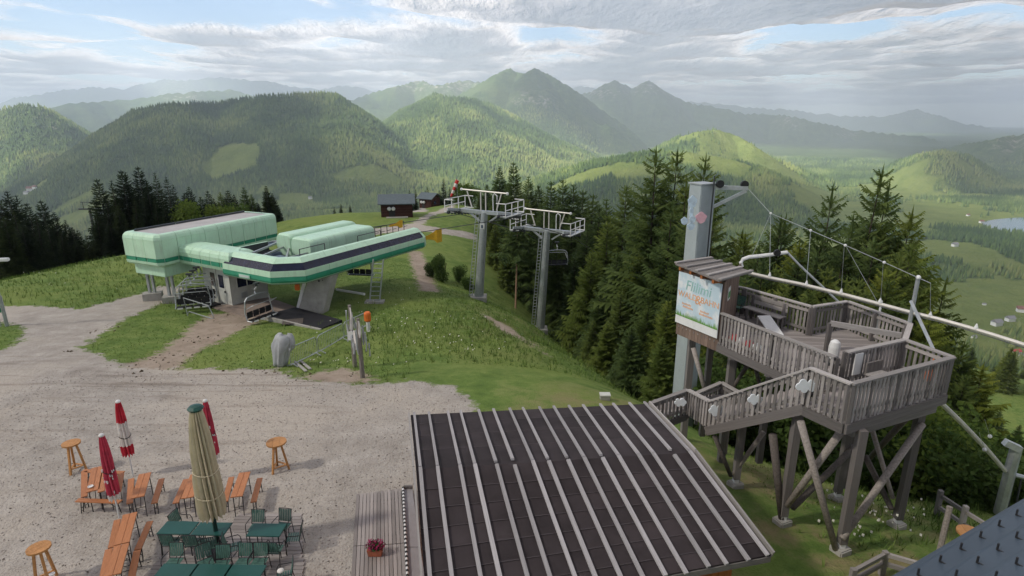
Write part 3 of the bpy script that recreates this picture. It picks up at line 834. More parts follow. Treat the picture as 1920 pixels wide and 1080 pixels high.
# covered transfer rail between garage and loop
p0, p1 = at(326, 488, .8), at(432, 508, .8)
d = (p1 - p0).normalized(); nn = Vector((-d.y, d.x, 0))
ARM = [flat(p) for p in (p1, p0, p0 + nn * 2.2, p1 + nn * 2.2)]
sweep(ARM, [('roof_edge', M_MINT, [(.0, 1.55), (.08, 1.8), (.3, 1.98), (1.05, 2.06)]), ('mint_panel', M_MINT, [(.02, 1.25), (0, 1.54)]),
            ('green_panel', M_GREEN, [(.03, .92), (.03, 1.24)]), ('lower_lip', M_MINT, [(.4, .60), (.12, .66), (.02, .91)])], 1.15, st, closed=True, gap=.03, stripe_gap=.13)
MB().loft([[Vector((p.x, p.y, z)) for p in inset(ARM, o, True)] for o, z in ((.3, .66), (.08, .9), (.07, 1.5), (.3, 1.9))]).build('arm_core', M_MINT, st)
# concrete drive column and rear ladder frame
c0 = at(585, 588, -2.4); c1 = atY(602, 531, c0.y)
mb = MB()
q0 = (at(612, 588, -2.3) - at(560, 585, -2.3)).normalized(); q1 = Vector((-q0.y, q0.x, 0))
mb.loft([[c0 + q0 * a + q1 * b for a, b in ((-1.0, -.35), (1.0, -.35), (1.0, .55), (-1.0, .55))], [Vector((c1.x, c0.y + .3, .42)) + q0 * a + q1 * b for a, b in ((-.75, -.35), (.95, -.35), (.95, .75), (-.75, .75))]])
mb.build('drive_column', M_CONC, st, bevel=.04)
mb = MB()
for k in range(4): mb.ball(Vector((c1.x - .1 + k * .28, c0.y - .06, .05 + k * .05)), .09, 6)
mb.build('cable_gland', M_BLACK, st)
mb = MB()
for k in (0, .35): mb.beam(c0 + q0 * (-1.08 - k * .3) + Vector((0, -.1, 0)), Vector((c1.x - .95 - k * .3, c0.y, .4)), .12, .12)
mb.build('conduit', M_WHITE, st)
MB().box(c0 + Vector((-.8, -.12, 2.0)), (.3, .25, .42)).build('emergency_box', M_ORANGE, st, bevel=.03)
b0 = ground(693, 567)
mb = MB()
for s_ in (0, .75): mb.tube(b0 + Vector((s_, 0, 0)), b0 + Vector((s_ + .45, .2, 3.3)), .06, n=6)
for k in range(9):
    t_ = (k + .5) / 9.5
    mb.tube(b0 + Vector((.45 * t_, .2 * t_, 3.3 * t_)), b0 + Vector((.75 + .45 * t_, .2 * t_, 3.3 * t_)), .035, n=5)
mb.build('rear_ladder', M_STEEL, st)
MB().box(b0 + Vector((.4, 0, .02)), (1.4, .7, .25)).build('ladder_footing', M_CONC, st)
# station's slab and mat
def top_of(poly):
    return max(gz(a.lerp(b, f_).x, a.lerp(b, f_).y) for a in poly for b in poly for f_ in (0, .25, .5, .75))
slab = [at(396, 578, -2.26), at(462, 598, -2.26), at(570, 584, -2.26), at(505, 560, -2.26)]
zs = top_of(slab) + .02
tag(MB().prism([(p.x, p.y, zs - .6) for p in slab], .6).build('boarding_slab', paint('brown_concrete', (.27, .215, .18), .9, var=.2, scale=2)), 'brownish concrete boarding slab in front of the lift operator cabin', 'slab')
matp = [at(493, 598, -2.2), at(603, 624, -2.2), at(642, 607, -2.2), at(555, 583, -2.2)]
mt_ = thing('boarding_mat', 'black rubber mat ramp beside the concrete drive column', 'mat', (matp[0] + matp[2]) / 2)
zm = max(top_of(matp), zs) + .05
MB().prism([(p.x, p.y, zm - .5) for p in matp], .5).build('rubber_surface', M_RUBBER, mt_)
bar('edge_kerb', mt_, Vector((matp[0].x, matp[0].y - .12, zm - .22)), Vector((matp[1].x, matp[1].y - .12, zm - .22)), .16, .5, M_CONC)
hc = at(549, 603, zm); MB().box(hc + Vector((0, 0, .012)), (1.3, 1.0, .03), .3).build('hatch_cover', paint('brown_hatch', (.10, .085, .075), .8), mt_)

# operator cabin
ca, cb, cc = at(388, 562, -2.3), at(437, 577, -2.3), at(497, 561, -2.3)
cab = thing('operator_cabin', 'small off-white lift operator cabin with dark windows under the station', 'cabin', cb)
u = (ca - cb); u.z = 0; lu = u.length; u.normalize(); w_ = Vector((u.y, -u.x, 0))
lw = 3.0
def C(a, b, z): return Vector((cb.x, cb.y, 0)) + u * a + w_ * b + Vector((0, 0, z))
if (C(0, 1, 0) - cb).y < 0: w_ = -w_
MB().loft([[C(.06, .06, z), C(lu, .06, z), C(lu, lw, z), C(.06, lw, z)] for z in (-2.6, .95)]).build('wall', M_HUTW, cab)
for k in range(4):
    if k in (1,): continue
    MB().box((C(lu * (k + .5) / 4, .02, -.8)), (lu / 4 - .02, .05, 2.9), math.atan2(u.y, u.x)).build('wall_panel', M_HUTW, cab)
dr = MB().box(C(lu * .30, -.0, -1.05), (lu / 4 - .05, .05, 2.1), math.atan2(u.y, u.x)).build('door', M_HUTW, cab)
MB().box(C(lu * .30, -.04, -.45), (lu / 4 - .28, .04, .95), math.atan2(u.y, u.x)).build('door_window', M_GLASSD, dr)
MB().box(C(lu * .19, -.07, -1.2), (.06, .08, .16), math.atan2(u.y, u.x)).build('door_handle', M_BLACK, dr)
for kk in (.62, ): MB().box(C(lu * kk, -.03, -.45), (.5, .05, 1.0), math.atan2(u.y, u.x)).build('window', paint('brown_tint_glass', (.09, .07, .07), .2, spec=.5), cab)
wf = MB().box(C(-.0, 1.3, -.35), (.06, 1.5, 1.1), math.atan2(u.y, u.x)).build('window', M_GLASSD, cab)
for s_ in (.52, 1.3, 2.08): bar('mullion', cab, C(-.03, s_, -.92), C(-.03, s_, .22), .06, .06, M_HUTW)
mb = MB()
for k in range(5): mb.box(C(-.02, 1.0, -1.75 + k * .09), (.04, .5, .05), math.atan2(u.y, u.x))
mb.build('vent_grille', M_STEEL, cab)
MB().box(C(lu * .45, -.75, -2.12), (1.3, .8, .12), math.atan2(u.y, u.x)).build('doormat', M_RUBBER, cab)
MB().box(C(lu * .5, .2, -2.35), (lu + .6, .8, .25), math.atan2(u.y, u.x)).build('plinth', M_CONC, cab)

# ------------------------------------------------------------------ four-seat chair
def make_chair(label, group):
    t = thing('chairlift_chair', label, 'chairlift chair', (0, 0, 0), 0, group, local=True)
    mb = MB(); mb.path([(0, -.1, 2.15), (0, -.12, 2.02), (0, -.32, 1.86), (0, -.34, 1.68), (0, -.2, 1.5)], .06, 6); mb.build('hanger_arm', M_STEEL, t)
    mb = MB()
    mb.path([(-1.08, .35, .0), (-1.1, -.05, .02), (-1.1, -.2, .5), (-1.0, -.2, 1.3), (-.8, -.2, 1.5), (0, -.2, 1.58), (.8, -.2, 1.5), (1.0, -.2, 1.3), (1.1, -.2, .5), (1.1, -.05, .02), (1.08, .35, 0)], .042, 6)
    mb.build('bail_frame', M_STEEL, t)
    mb = MB(); mb.tube((-1.08, .1, -.03), (1.08, .1, -.03), .035, n=6); mb.tube((-1.1, -.18, .35), (1.1, -.18, .35), .03, n=6); mb.build('seat_frame', M_STEELD, t)
    for i in range(4):
        x0 = -.78 + i * .52
        MB().box((x0, .15, .03), (.47, .46, .07)).build('seat_pad', M_BLACK, t, bevel=.02)
        MB().box((x0, -.14, .36), (.47, .06, .42)).build('back_pad', M_BLACK, t, bevel=.02)
        MB().box((x0, .385, .0), (.36, .012, .10)).build('seat_edge', M_WHITE, t)
    mb = MB(); mb.path([(-1.0, -.2, .75), (-1.0, .35, 1.05), (-.95, .55, 1.15), (.95, .55, 1.15), (1.0, .35, 1.05), (1.0, -.2, .75)], .025, 5)
    mb.build('safety_bar', M_STEEL, t)
    mb = MB(); mb.tube((0, -.12, 2.12), (0, -.12, 2.28), .08, n=8); mb.box((0, -.12, 2.3), (.4, .18, .12)); mb.build('rope_grip', M_STEELD, t)
    return t
ch0 = make_chair('black four-seat lift chair hanging in front of the operator cabin', None)
def place_chair(o, p, yaw, label=None, group=None):
    o.location = p; o.rotation_euler = (0, 0, yaw)
    if label: o['label'] = label
    if group: o['group'] = group
pa, pb = at(463, 604, -1.75), at(516, 584, -1.75)
yaw0 = math.atan2((pb - pa).y, (pb - pa).x)
place_chair(ch0, (pa + pb) / 2, yaw0 + math.pi if False else yaw0 - math.pi, None, None)
ch0.rotation_euler.z = yaw0 - math.pi
for k in range(4):
    c = copy_tree(ch0)
    p = at(350, 577, -1.6) + Vector((-.25 * k + .1, .95 * k + .7, -.1))
    place_chair(c, p, R(20) - math.pi, 'black four-seat lift chair parked in the row beneath the garage', 'chairs parked under the garage')
c = copy_tree(ch0); place_chair(c, at(676, 516, -1.6), R(-8), 'black four-seat lift chair beside the rear ladder frame of the station'); 
mb = MB(); g0 = ground(375, 595)
mb.path([g0 + Vector((-1.0, .3, 0)), g0 + Vector((-1.1, .3, 1.3)), g0 + Vector((.8, -.2, .9)), g0 + Vector((1.1, -.3, .2)), g0 + Vector((1.0, -.3, -.1))], .035, 5)
mb.path([g0 + Vector((-1.0, .3, .05)), g0 + Vector((-.8, .2, .35)), g0 + Vector((1.0, -.3, .0))], .035, 5)
tag(mb.build('tube_railing', M_STEEL), 'bent steel tube railing on the grass under the parked chairs', 'railing')
mb = MB(); mb.tube(ground(632, 553) + Vector((0, 0, .45)), ground(684, 562) + Vector((0, 0, .45)), .1, n=8)
tag(mb.build('barrier_boom', M_WHITE), 'pale horizontal boom next to the rear ladder frame', 'boom')
for (px, py, s_, lb) in ((808, 463, 1.0, 'large yellow wind scoop at the end of the long station side'), (691, 432, .55, 'small yellow scoop above the access railing of the station')):
    p = L(39.7, -31.3, .95) if s_ == 1.0 else L(38.2, -33.2, 2.2)
    mb = MB()
    d_ = (NX * .55 + AX * .8).normalized()
    mb.loft([[p + d_ * (t_ * s_) + Vector((0, 0, zc * s_)) + AX * (a_ * w2 * s_) * .6 + Vector((0, 0, b_ * w2 * s_)) for a_, b_ in ((-1, -1), (1, -1), (1, 1), (-1, 1))] for t_, w2, zc in ((0, .16, 0), (.9, .18, .12), (1.5, .36, .22), (1.9, .62, .2))])
    o = mb.build('wind_scoop', M_YELLOW, None, bevel=.02); tag(o, lb, 'wind scoop')

# ------------------------------------------------------------------ lift towers and ropes
def lift_tower(px, py, tpx, tpy, Y, label, plate):
    b_ = atY(px, py, Y); tp = atY(tpx, tpy, Y)
    zg = gz(b_.x, b_.y); b_.z = zg - .3
    t = thing('lift_tower', label, 'lift tower', b_)
    M = frame(tp - b_)
    mb = MB(); mb.tube(b_, tp, .43, .31, n=14); mb.build('mast', M_STEEL, t, smooth=False)
    MB().box(b_ + Vector((0, 0, .3)), (1.5, 1.5, .6)).build('footing', M_CONC, t, bevel=.04)
    ld = MB(); off = Vector((-.72, -.1, 0)); off2 = Vector((-.52, -.1, 0))
    for o_ in (-.86, -.56): ld.tube(b_ + Vector((o_, -.15, .3)), tp + Vector((o_ + .15, -.15, 0)), .03, n=4)
    n_ = int((tp - b_).length / .3)
    for k in range(n_):
        p = b_.lerp(tp, (k + .5) / n_); f_ = .15 * (k + .5) / n_
        ld.tube(p + Vector((-.86 + f_, -.15, 0)), p + Vector((-.56 + f_, -.15, 0)), .022, n=4)
    ld.build('ladder', M_STEEL, t)
    mb = MB(); mb.beam(tp - NX * 2.6, tp + NX * 2.6, .32, .3); mb.beam(tp - NX * .5 - Vector((0, 0, .8)), tp - NX * 1.7, .14, .14); mb.beam(tp + NX * .5 - Vector((0, 0, .8)), tp + NX * 1.7, .14, .14)
    mb.build('crossarm', M_STEEL, t)
    for s_ in (-1, 1):
        c_ = tp + NX * 2.5 * s_ + Vector((0, 0, .1))
        tr = MB().beam(c_ - AX * 2.0 + Vector((0, 0, .25)), c_ + AX * 2.0 - Vector((0, 0, .35)), .14, .22).build('sheave_beam', M_STEEL, t)
        for k in range(8):
            p = c_ + AX * (-1.85 + k * .53) + Vector((0, 0, .25 - .6 * (k * .53 + .15) / 4 - .22))
            mb = MB(); mb.tube(p - NX * .06, p + NX * .06, .2, n=10); mb.build('sheave_wheel', M_STEELD, tr)
        cw = MB(); q = c_ + NX * .55 * s_ + Vector((0, 0, -.1))
        for k in range(4):
            p = q + AX * (-1.6 + k * 1.07); cw.tube(p, p + Vector((0, 0, 1.1)), .04, n=4)
        for z_ in (0, .55, 1.1): cw.tube(q - AX * 1.6 + Vector((0, 0, z_)), q + AX * 1.6 + Vector((0, 0, z_)), .04, n=4)
        for k in (-1, 1):
            for z_ in (.05, 1.1): cw.tube(q + AX * 1.6 * k + Vector((0, 0, z_)), q - NX * s_ * .9 + AX * 1.6 * k + Vector((0, 0, z_)), .04, n=4)
        cw.build('catwalk_rail', M_WHITE, t)
        MB().box(q - NX * .3 * s_ - Vector((0, 0, .05)), (3.2, .6, .05), math.atan2(AX.y, AX.x)).build('catwalk_grating', M_STEEL, t)
    mb = MB(); tz_ = Vector((0, 0, 1.75))
    mb.tube(tp - NX * 2.3 + tz_ + Vector((0, 0, .12)), tp + NX * 2.3 + tz_, .07, n=6)
    for k in (-.35, .15): mb.tube(tp + NX * k, tp + NX * k + tz_ * .98, .06, n=5)
    for k in (-1, 1): mb.tube(tp + NX * 1.25 * k + Vector((0, 0, .3)), tp + NX * 1.75 * k + tz_, .06, n=5)
    lf = mb.build('lifting_frame', M_RAIL, t)
    for k in (-1, 1): MB().ball(tp + NX * 2.32 * k + tz_ + Vector((0, 0, .06 - .06 * k)), .13, 6).build('frame_tip', M_WHITE, lf)
    mb = MB(); mb.path([tp + NX * .9 + Vector((0, 0, .2)), tp + NX * .9 + Vector((0, 0, 1.5)), tp + NX * 1.05 + Vector((0, 0, 1.7)), tp + NX * 1.3 + Vector((0, 0, 1.5)), tp + NX * 1.3 + Vector((0, 0, .2))], .05, 5)
    mb.build('ladder_hoop', M_WHITE, t)
    if plate:
        MB().box(b_.lerp(tp, .86) + Vector((-.1, -.5, 0)), (.42, .04, .5)).build('number_plate', M_WHITE, t)
        MB().box(b_.lerp(tp, .86) + Vector((-.1, -.525, -.02)), (.16, .02, .28)).build('plate_mark', M_BLUE, t)
    return tp
T1 = lift_tower(897, 562, 908, 398, 51, 'grey tubular lift tower with a small white plate, next to the station', True)
T2 = lift_tower(1012, 624, 1026, 432, 54, 'grey tubular lift tower with a plain mast, standing among the spruces', False)
for s_ in (-1, 1):
    mb = MB()
    dz = Vector((0, 0, -.35))
    pts_ = [L(38.8, -34.3 + 2.6 * s_, 1.55), T1 + NX * 2.5 * s_ + dz, T2 + NX * 2.5 * s_ + dz, T2 + NX * 2.5 * s_ + AX * 60 + Vector((0, 0, -26))]
    mb.path(pts_, .035, 5)
    tag(mb.build('haul_rope', M_STEELD), 'thin dark steel haul rope running over the lift towers', 'rope', 'haul ropes of the chairlift')
c = copy_tree(ch0); pc = atY(1043, 497, 56); place_chair(c, pc, R(8), 'empty lift chair hanging from the rope beside the plain tower')
# a far pylon of the same lift line behind the left trees
p = atY(168, 392, 120); zg = gz(p.x, p.y); t = thing('far_lift_pylon', 'distant dark lift pylon crossarm beside the tall spruces', 'lift tower', (p.x, p.y, zg))
mb = MB(); mb.tube((p.x, p.y, zg), p, .35, .25, n=8); mb.build('mast', M_STEELD, t)
mb = MB(); mb.beam(p - Vector((2.2, 0, 0)), p + Vector((2.2, 0, 0)), .3, .3); mb.beam(p + Vector((-1.6, 0, 1.4)), p + Vector((1.6, 0, 1.4)), .12, .12); mb.beam(p + Vector((-1.2, 0, 0)), p + Vector((-1.2, 0, 1.4)), .1, .1); mb.beam(p + Vector((1.2, 0, 0)), p + Vector((1.2, 0, 1.4)), .1, .1); mb.build('crossarm', M_STEELD, t)

# ------------------------------------------------------------------ huts on the ridge and windsock
def hut(name, label, px, py, w, dp, h, yaw, Y=None):
    p = ground(px, py) if Y is None else atY(px, py, Y)
    p.z = gz(p.x, p.y); t = thing(name, label, 'hut', p, yaw, local=True)
    k = 6
    for i in range(k):
        z0 = -.3 + (h + .3) * i / k
        hh_ = (h + .3) / k - .02
        MB().box((0, -dp / 2, z0 + hh_ / 2), (w, .16, hh_)).build('wall_log', M_LOG, t)
        MB().box((w / 2, 0, z0 + hh_ / 2), (.16, dp - .17, hh_)).build('wall_log', M_LOG, t)
        MB().box((-w / 2, 0, z0 + hh_ / 2), (.16, dp - .17, hh_)).build('wall_log', M_LOG, t)
    MB().box((0, 0, h / 2 - .1), (w - .2, dp - .2, h)).build('core', M_LOG, t)
    mb = MB(); mb.prism([(-w / 2, -dp / 2 + .1, h), (-w / 2, dp / 2 - .1, h), (-w / 2, 0, h + dp * .26)], Vector((w, 0, 0))); mb.build('gable', M_LOG, t)
    rf = MB()
    for s_ in (-1, 1):
        a0 = Vector((0, s_ * (dp / 2 + .55), h - .18)); a1 = Vector((0, 0, h + dp * .29))
        rf.loft([[Vector((x_, a0.y, a0.z + dz_)) for x_, dz_ in ((-w / 2 - .5, 0), (w / 2 + .5, 0), (w / 2 + .5, .12), (-w / 2 - .5, .12))], [Vector((x_, a1.y, a1.z + dz_)) for x_, dz_ in ((-w / 2 - .5, 0), (w / 2 + .5, 0), (w / 2 + .5, .12), (-w / 2 - .5, .12))]])
    rf.build('roof', M_HROOF, t)
    d_ = MB().box((-w * .16, -dp / 2 - .1, h * .42), (w * .2, .06, h * .84)).build('door', M_BLACK, t)
    for s_ in (-.25, .14): MB().ball((-w * .16 + s_ * 1.6, -dp / 2 - .16, h * .6), .3, 8).build('round_sign', M_WHITE, d_)
    MB().box((w / 2 + .1, -dp * .15, h * .55), (.05, .8, .7)).build('window', M_GLASSD, t)
    MB().box((0, -dp / 2 - .5, -.02), (w * .7, .9, .12)).build('doorstep', M_CONC, t)
    return t
hut('log_hut', 'larger dark red log hut with blue-grey roof on the ridge', 745, 403, 4.6, 3.6, 2.1, R(10))
hut('log_hut', 'smaller dark hut with grey roof beyond the log hut', 806, 384, 3.0, 3.0, 2.1, R(-28), 122)
p = ground(858, 384); t = thing('windsock', 'red and white striped windsock hanging limp on its pole', 'windsock', p)
top = atY(865, 338, p.y); mb = MB(); mb.tube(p, (p.x, p.y, top.z), .07, n=6); mb.build('pole', M_STEEL, t)
for k in range(5):
    a = Vector((p.x + .1, p.y, top.z)).lerp(Vector((p.x - 1.3, p.y, top.z - 3.4)), k / 5); b = Vector((p.x + .1, p.y, top.z)).lerp(Vector((p.x - 1.3, p.y, top.z - 3.4)), (k + 1) / 5)
    mb = MB(); mb.tube(a, b, .40 - k * .03, .37 - k * .03, n=8); mb.build('sock_band', M_RED if k % 2 == 0 else M_WHITEC, t)

# ------------------------------------------------------------------ small things on the meadow
p = ground(13, 612); top = atY(6, 482, p.y)
t = thing('lamp_post', 'tall thin pale lamp post with twin heads by the track bend', 'lamp post', p)
mb = MB(); mb.tube(p, (p.x, p.y, top.z), .09, .06, n=8); mb.build('pole', M_STEEL, t)
mb = MB(); mb.tube((p.x - .9, p.y, top.z - .05), (p.x + .7, p.y, top.z - .12), .05, n=6); mb.build('arm', M_STEEL, t)
for dx_, dz_ in ((-.5, .35), (.35, .38), (.85, -.15), (-.9, -.05)):
    MB().box((p.x + dx_, p.y - .05, top.z + dz_), (.42, .3, .34) if dz_ > 0 else (.6, .3, .2), .2).build('lamp_head', M_WHITE, t, bevel=.04)
p = ground(8, 612); t = thing('trail_sign', 'green and white trail sign on three thin poles beside the lamp post', 'sign', p)
for k in (-1.1, -.2, .25): MB().tube(p + Vector((k, .1 * k, -.1)), p + Vector((k, .1 * k, 2.0)), .045, n=6).build('pole', M_STEEL, t)
for k in range(3):
    MB().box(p + Vector((-.7, -.12, 1.05 + k * .36)), (1.7, .05, .32), .35).build('sign_board', M_GREEN, t)
    MB().box(p + Vector((-.75, -.16, 1.05 + k * .36)), (.9, .02, .1), .35).build('sign_lettering', M_WHITE, t)
# shrouded snow gun
p = ground(529, 686)
mb = MB(); n_ = 18
prof = [(.30, 0), (.34, .2), (.36, .5), (.40, .8), (.44, 1.05), (.43, 1.3), (.36, 1.5), (.24, 1.66), (.05, 1.7)]
rings = []; n_ = 40
for i, (r_, z_) in enumerate(prof):
    rings.append([p + Vector((r_ * math.cos(a) * (1 + .13 * math.sin(5 * a + i * .25) + .10 * math.sin(11 * a - i * .3)) + .16 * z_ - .1 + (.14 * z_ if math.cos(a) > .2 and z_ > .9 else 0), r_ * .8 * math.sin(a) * (1 + .13 * math.cos(5 * a + i * .25) + .10 * math.sin(11 * a - i * .3)), z_ + (.08 * math.sin(3 * a + i) if z_ > 0 else 0))) for a in [2 * math.pi * k / n_ for k in range(n_)]])
mb.loft(rings); o = mb.build('covered_machine', M_TARP, None, smooth=True); tag(o, 'machine wrapped in a grey tarpaulin standing by the crowd barriers', 'covered machine')
# crowd barriers
bl = [ground(*q_) for q_ in ((545, 690), (597, 665), (646, 636), (692, 612))]
for i, lb in enumerate(('steel crowd barrier standing next to the tarpaulin-wrapped machine', 'steel crowd barrier in the middle of its row of three', 'steel crowd barrier ending at the orange-capped post')):
    a, b = bl[i], bl[i + 1]
    t = thing('crowd_barrier', lb, 'barrier', a, group='row of crowd barriers')
    v = Vector((0, 0, 1)); a2 = a.lerp(b, .02); b2 = a.lerp(b, .97)
    mb = MB(); mb.path([a2 + v * .15, a2 + v * .95, a2.lerp(b2, .05) + v * 1.05, a2.lerp(b2, .95) + v * 1.05, b2 + v * .95, b2 + v * .15], .03, 5, closed=True); mb.build('frame', M_STEEL, t)
    mb = MB()
    for k in range(1, 16): mb.tube(a2.lerp(b2, k / 16) + v * .15, a2.lerp(b2, k / 16) + v * 1.05, .01, n=4)
    mb.build('infill_bars', M_STEEL, t)
    d_ = (b - a).cross(v).normalized()
    for e in (a2.lerp(b2, .06), a2.lerp(b2, .94)): MB().path([e - d_ * .3 + v * .02, e + v * .18, e + d_ * .3 + v * .02], .03, 5).build('foot', M_STEEL, t)
for k, lb in ((0, 'pale plank lying in the grass, end against the barrier foot'), (1, 'second pale plank lying beside the first by the barrier')):
    a, b = ground(553 + k * 10, 681 - k * 2), ground(574 + k * 8, 698 - k * 4)
    o = MB().beam(a + Vector((0, 0, .1)), b + Vector((0, 0, .06)), .13, .05).build('loose_plank', M_CONC); tag(o, lb, 'plank')
# two rough posts with draped nets, orange capped marker
p1_, p2_ = ground(666, 688), ground(680, 708)
for p, tpx, tpy, lb in ((p1_, 655, 572, 'taller weathered post draped with torn grey netting'), (p2_, 671, 597, 'shorter weathered post draped with torn grey netting')):
    t = thing('netting_post', lb, 'post', p); top = atY(tpx, tpy, p.y)
    MB().tube(p - Vector((0, 0, .2)), top, .12, .08, n=8).build('post', wood('post_wood', (.22, .20, .18), False, (6, 6, 1)), t)
    nr2 = random.Random(int(tpx))
    for k in range(9):
        q_ = p.lerp(top, .97 - k * .05); a = nr2.uniform(0, 6.28); r_ = .16 + .04 * k * nr2.random(); w2 = nr2.uniform(.04, .09); ln = nr2.uniform(.5, 1.2)
        d_ = Vector((math.cos(a), math.sin(a) * .7, 0)); s_ = Vector((-d_.y, d_.x, 0))
        mb = MB(); mb.loft([[q_ + d_ * (r_ + o1) + s_ * o2 + Vector((nr2.uniform(-.03, .03), 0, -ln * f_)) for o1, o2 in ((0, -w2 * g_), (0, w2 * g_), (.05, w2 * g_), (.05, -w2 * g_))] for f_, g_ in ((0, .6), (.35, 1.1), (.7, .8), (1, .3))])
        mb.build('net_strip', M_TARP if k % 3 else M_WHITEC, t)
MB().box(p1_ + Vector((-.05, -.22, 1.75)), (.28, .04, .45)).build('marker_plate', M_WHITE, t if False else [o for o in bpy.data.objects if o.name == 'netting_post'][0])
p = ground(691, 622); t = thing('marker_post', 'white marker post with an orange cap at the barrier row', 'marker post', p)
MB().tube(p, p + Vector((0, 0, .75)), .12, n=8).build('post', M_WHITE, t); MB().lathe([(.16, .7), (.22, .78), (.22, 1.22), (.16, 1.32)], 10, p).build('cap', M_ORANGE, t)
p = ground(1134, 749); t = thing('concrete_box', 'small pale concrete inspection box on the mown grass', 'concrete box', p)
MB().box(p + Vector((0, 0, .1)), (.42, .3, .24)).build('body', M_CONC, t, bevel=.02); MB().box(p + Vector((0, 0, .245)), (.46, .34, .05)).build('lid', M_HUTW, t)

# ------------------------------------------------------------------ beer-garden tables and benches
def board_set(kind, far, near, w, z, label, group=None):
    a, b = at(*far, z), at(*near, z)
    c = (a + b) / 2; d = b - a; ln = d.length
    c.z = 0.0
    t = thing(kind, label, 'table' if 'table' in kind else 'bench', c, math.atan2(d.y, d.x), group, local=True)
    if 'table' in kind:
        for s_ in (-1, 1): MB().box((0, s_ * w / 4, z - .015), (ln, w / 2 - .004, .03)).build('top_board', M_BENCH, t, bevel=.006)
    else:
        MB().box((0, 0, z - .015), (ln, w, .035)).build('seat_board', M_BENCH, t, bevel=.006)
    for s_ in (-1, 1):
        x_ = s_ * (ln / 2 - .12); y_ = w / 2 - .04
        mb = MB(); mb.path([(x_ - s_ * .03, -y_, z - .03), (x_ + s_ * .04, -y_ * .92, .02), (x_ + s_ * .04, y_ * .92, .02), (x_ - s_ * .03, y_, z - .03)], .014, 5)
        mb.build('leg_frame', M_BLACK, t)
        mb = MB(); mb.path([(x_, 0, z * .45), (x_ - s_ * .28, 0, z - .04)], .01, 5); mb.tube((x_ + s_ * .015, -y_, z * .45), (x_ + s_ * .015, y_, z * .45), .01, n=5); mb.build('brace', M_BLACK, t)
    return t
TB, BN = 'beer_table', 'beer_bench'
ta = board_set(TB, (183, 875), (174, 920), .325, .76, 'orange beer table carrying a white ashtray, pushed against another table')
board_set(TB, (203, 875), (195, 920), .325, .76, 'orange beer table under the furled pink-red parasol, ringed by benches')
board_set(BN, (158, 884), (158, 931), .165, .46, 'bench along the ashtray side of the paired beer tables')
board_set(BN, (227, 888), (221, 922), .165, .46, 'bench along the parasol side of the paired beer tables')
board_set(BN, (155, 882), (231, 886), .165, .46, 'crosswise bench behind the paired beer tables')
board_set(BN, (144, 937), (226, 940), .165, .46, 'crosswise bench in front of the paired beer tables, at the parasol pole')
SETS = (((246, 897), (243, 943), (272, 887), (258, 932), (303, 897), (289, 943), 'the red and white furled parasol'),
        ((349, 898), (329, 943), (368, 888), (351, 933), (395, 897), (376, 943), 'the furled beige parasol'),
        ((434, 894), (422, 940), (459, 885), (443, 931), (487, 896), (475, 941), 'the single green table'))
for l0, l1, t0, t1, r0, r1, w_ in SETS:
    board_set(TB, t0, t1, .33, .76, 'beer table between two benches, near ' + w_)
    board_set(BN, l0, l1, .165, .46, 'bench left of the table near ' + w_)
    board_set(BN, r0, r1, .165, .46, 'bench right of the table near ' + w_)
board_set(TB, (244, 962), (228, 1019), .34, .76, 'beer table at the far end of the long two-table row', 'long row of two beer tables')
board_set(TB, (228, 1020.5), (211, 1078), .34, .76, 'beer table at the open end of the long two-table row', 'long row of two beer tables')
for f_, n_, lb in (((220, 974), (209, 1026), 'darker bench beside the far half of the long table row, at the parasol foot'), ((204, 1029), (193, 1083), 'bench beside the open half of the long table row, tucked under its edge'),
                   ((281, 977), (258, 1030), 'bench beside the far half of the long table row, facing the green chairs'), ((257, 1032), (246, 1083), 'bench beside the open half of the long table row, facing the green chairs')):
    board_set(BN, f_, n_, .165, .46, lb)
p = at(170, 913, .77); o = MB().lathe([(.01, 0), (.07, .005), (.075, .03), (.065, .03), (.06, .012), (.01, .01)], 14, p).build('ashtray', M_WHITE); tag(o, 'small white round ashtray on the beer table', 'ashtray')

def bar_table(px, py, dia, label, h=1.05, stripe=True, z0=0.0):
    p = at(px, py, h + z0); p.z = z0
    t = thing('bar_table', label, 'bar table', p, rng.uniform(0, 2), local=True)
    for k in range(3):      # top made of three boards
        y0, y1 = -dia / 2 + dia * k / 3 + .003, -dia / 2 + dia * (k + 1) / 3 - .003
        ys = [y0 + (y1 - y0) * i / 6 for i in range(7)]
        xs = [math.sqrt(max(1e-4, dia * dia / 4 - y_ * y_)) for y_ in ys]
        MB().prism([(x_, y_, h - .05) for x_, y_ in zip(xs, ys)] + [(-x_, y_, h - .05) for x_, y_ in list(zip(xs, ys))[::-1]], .05).build('top_board', M_BENCH2, t)
    for k in range(3):
        a = 2 * math.pi * k / 3 + .3
        MB().beam((.12 * math.cos(a), .12 * math.sin(a), h - .05), (dia * .48 * math.cos(a), dia * .48 * math.sin(a), 0), .06, .05).build('leg', M_BENCH2, t)
        b = a + 2 * math.pi / 3; r_ = dia * .41
        MB().beam((r_ * math.cos(a), r_ * math.sin(a), .2), (r_ * math.cos(b), r_ * math.sin(b), .2), .05, .03).build('stretcher', M_BENCH2, t)
    return t
bar_table(133, 830, .52, 'round wooden bar table beside the paired beer tables')
bar_table(518, 828, .62, 'round wooden bar table standing alone in the open gravel')
bar_table(72, 1026, .50, 'round wooden bar table with a dark seam, alone beside the long table row')
p = at(98, 1077, .35); o = MB().lathe([(.01, 0), (.06, .005), (.06, .03), (.05, .03), (.01, .012)], 12, p).build('ashtray', M_WHITE); tag(o, 'little white dish on the stretcher of the seamed bar table', 'ashtray')

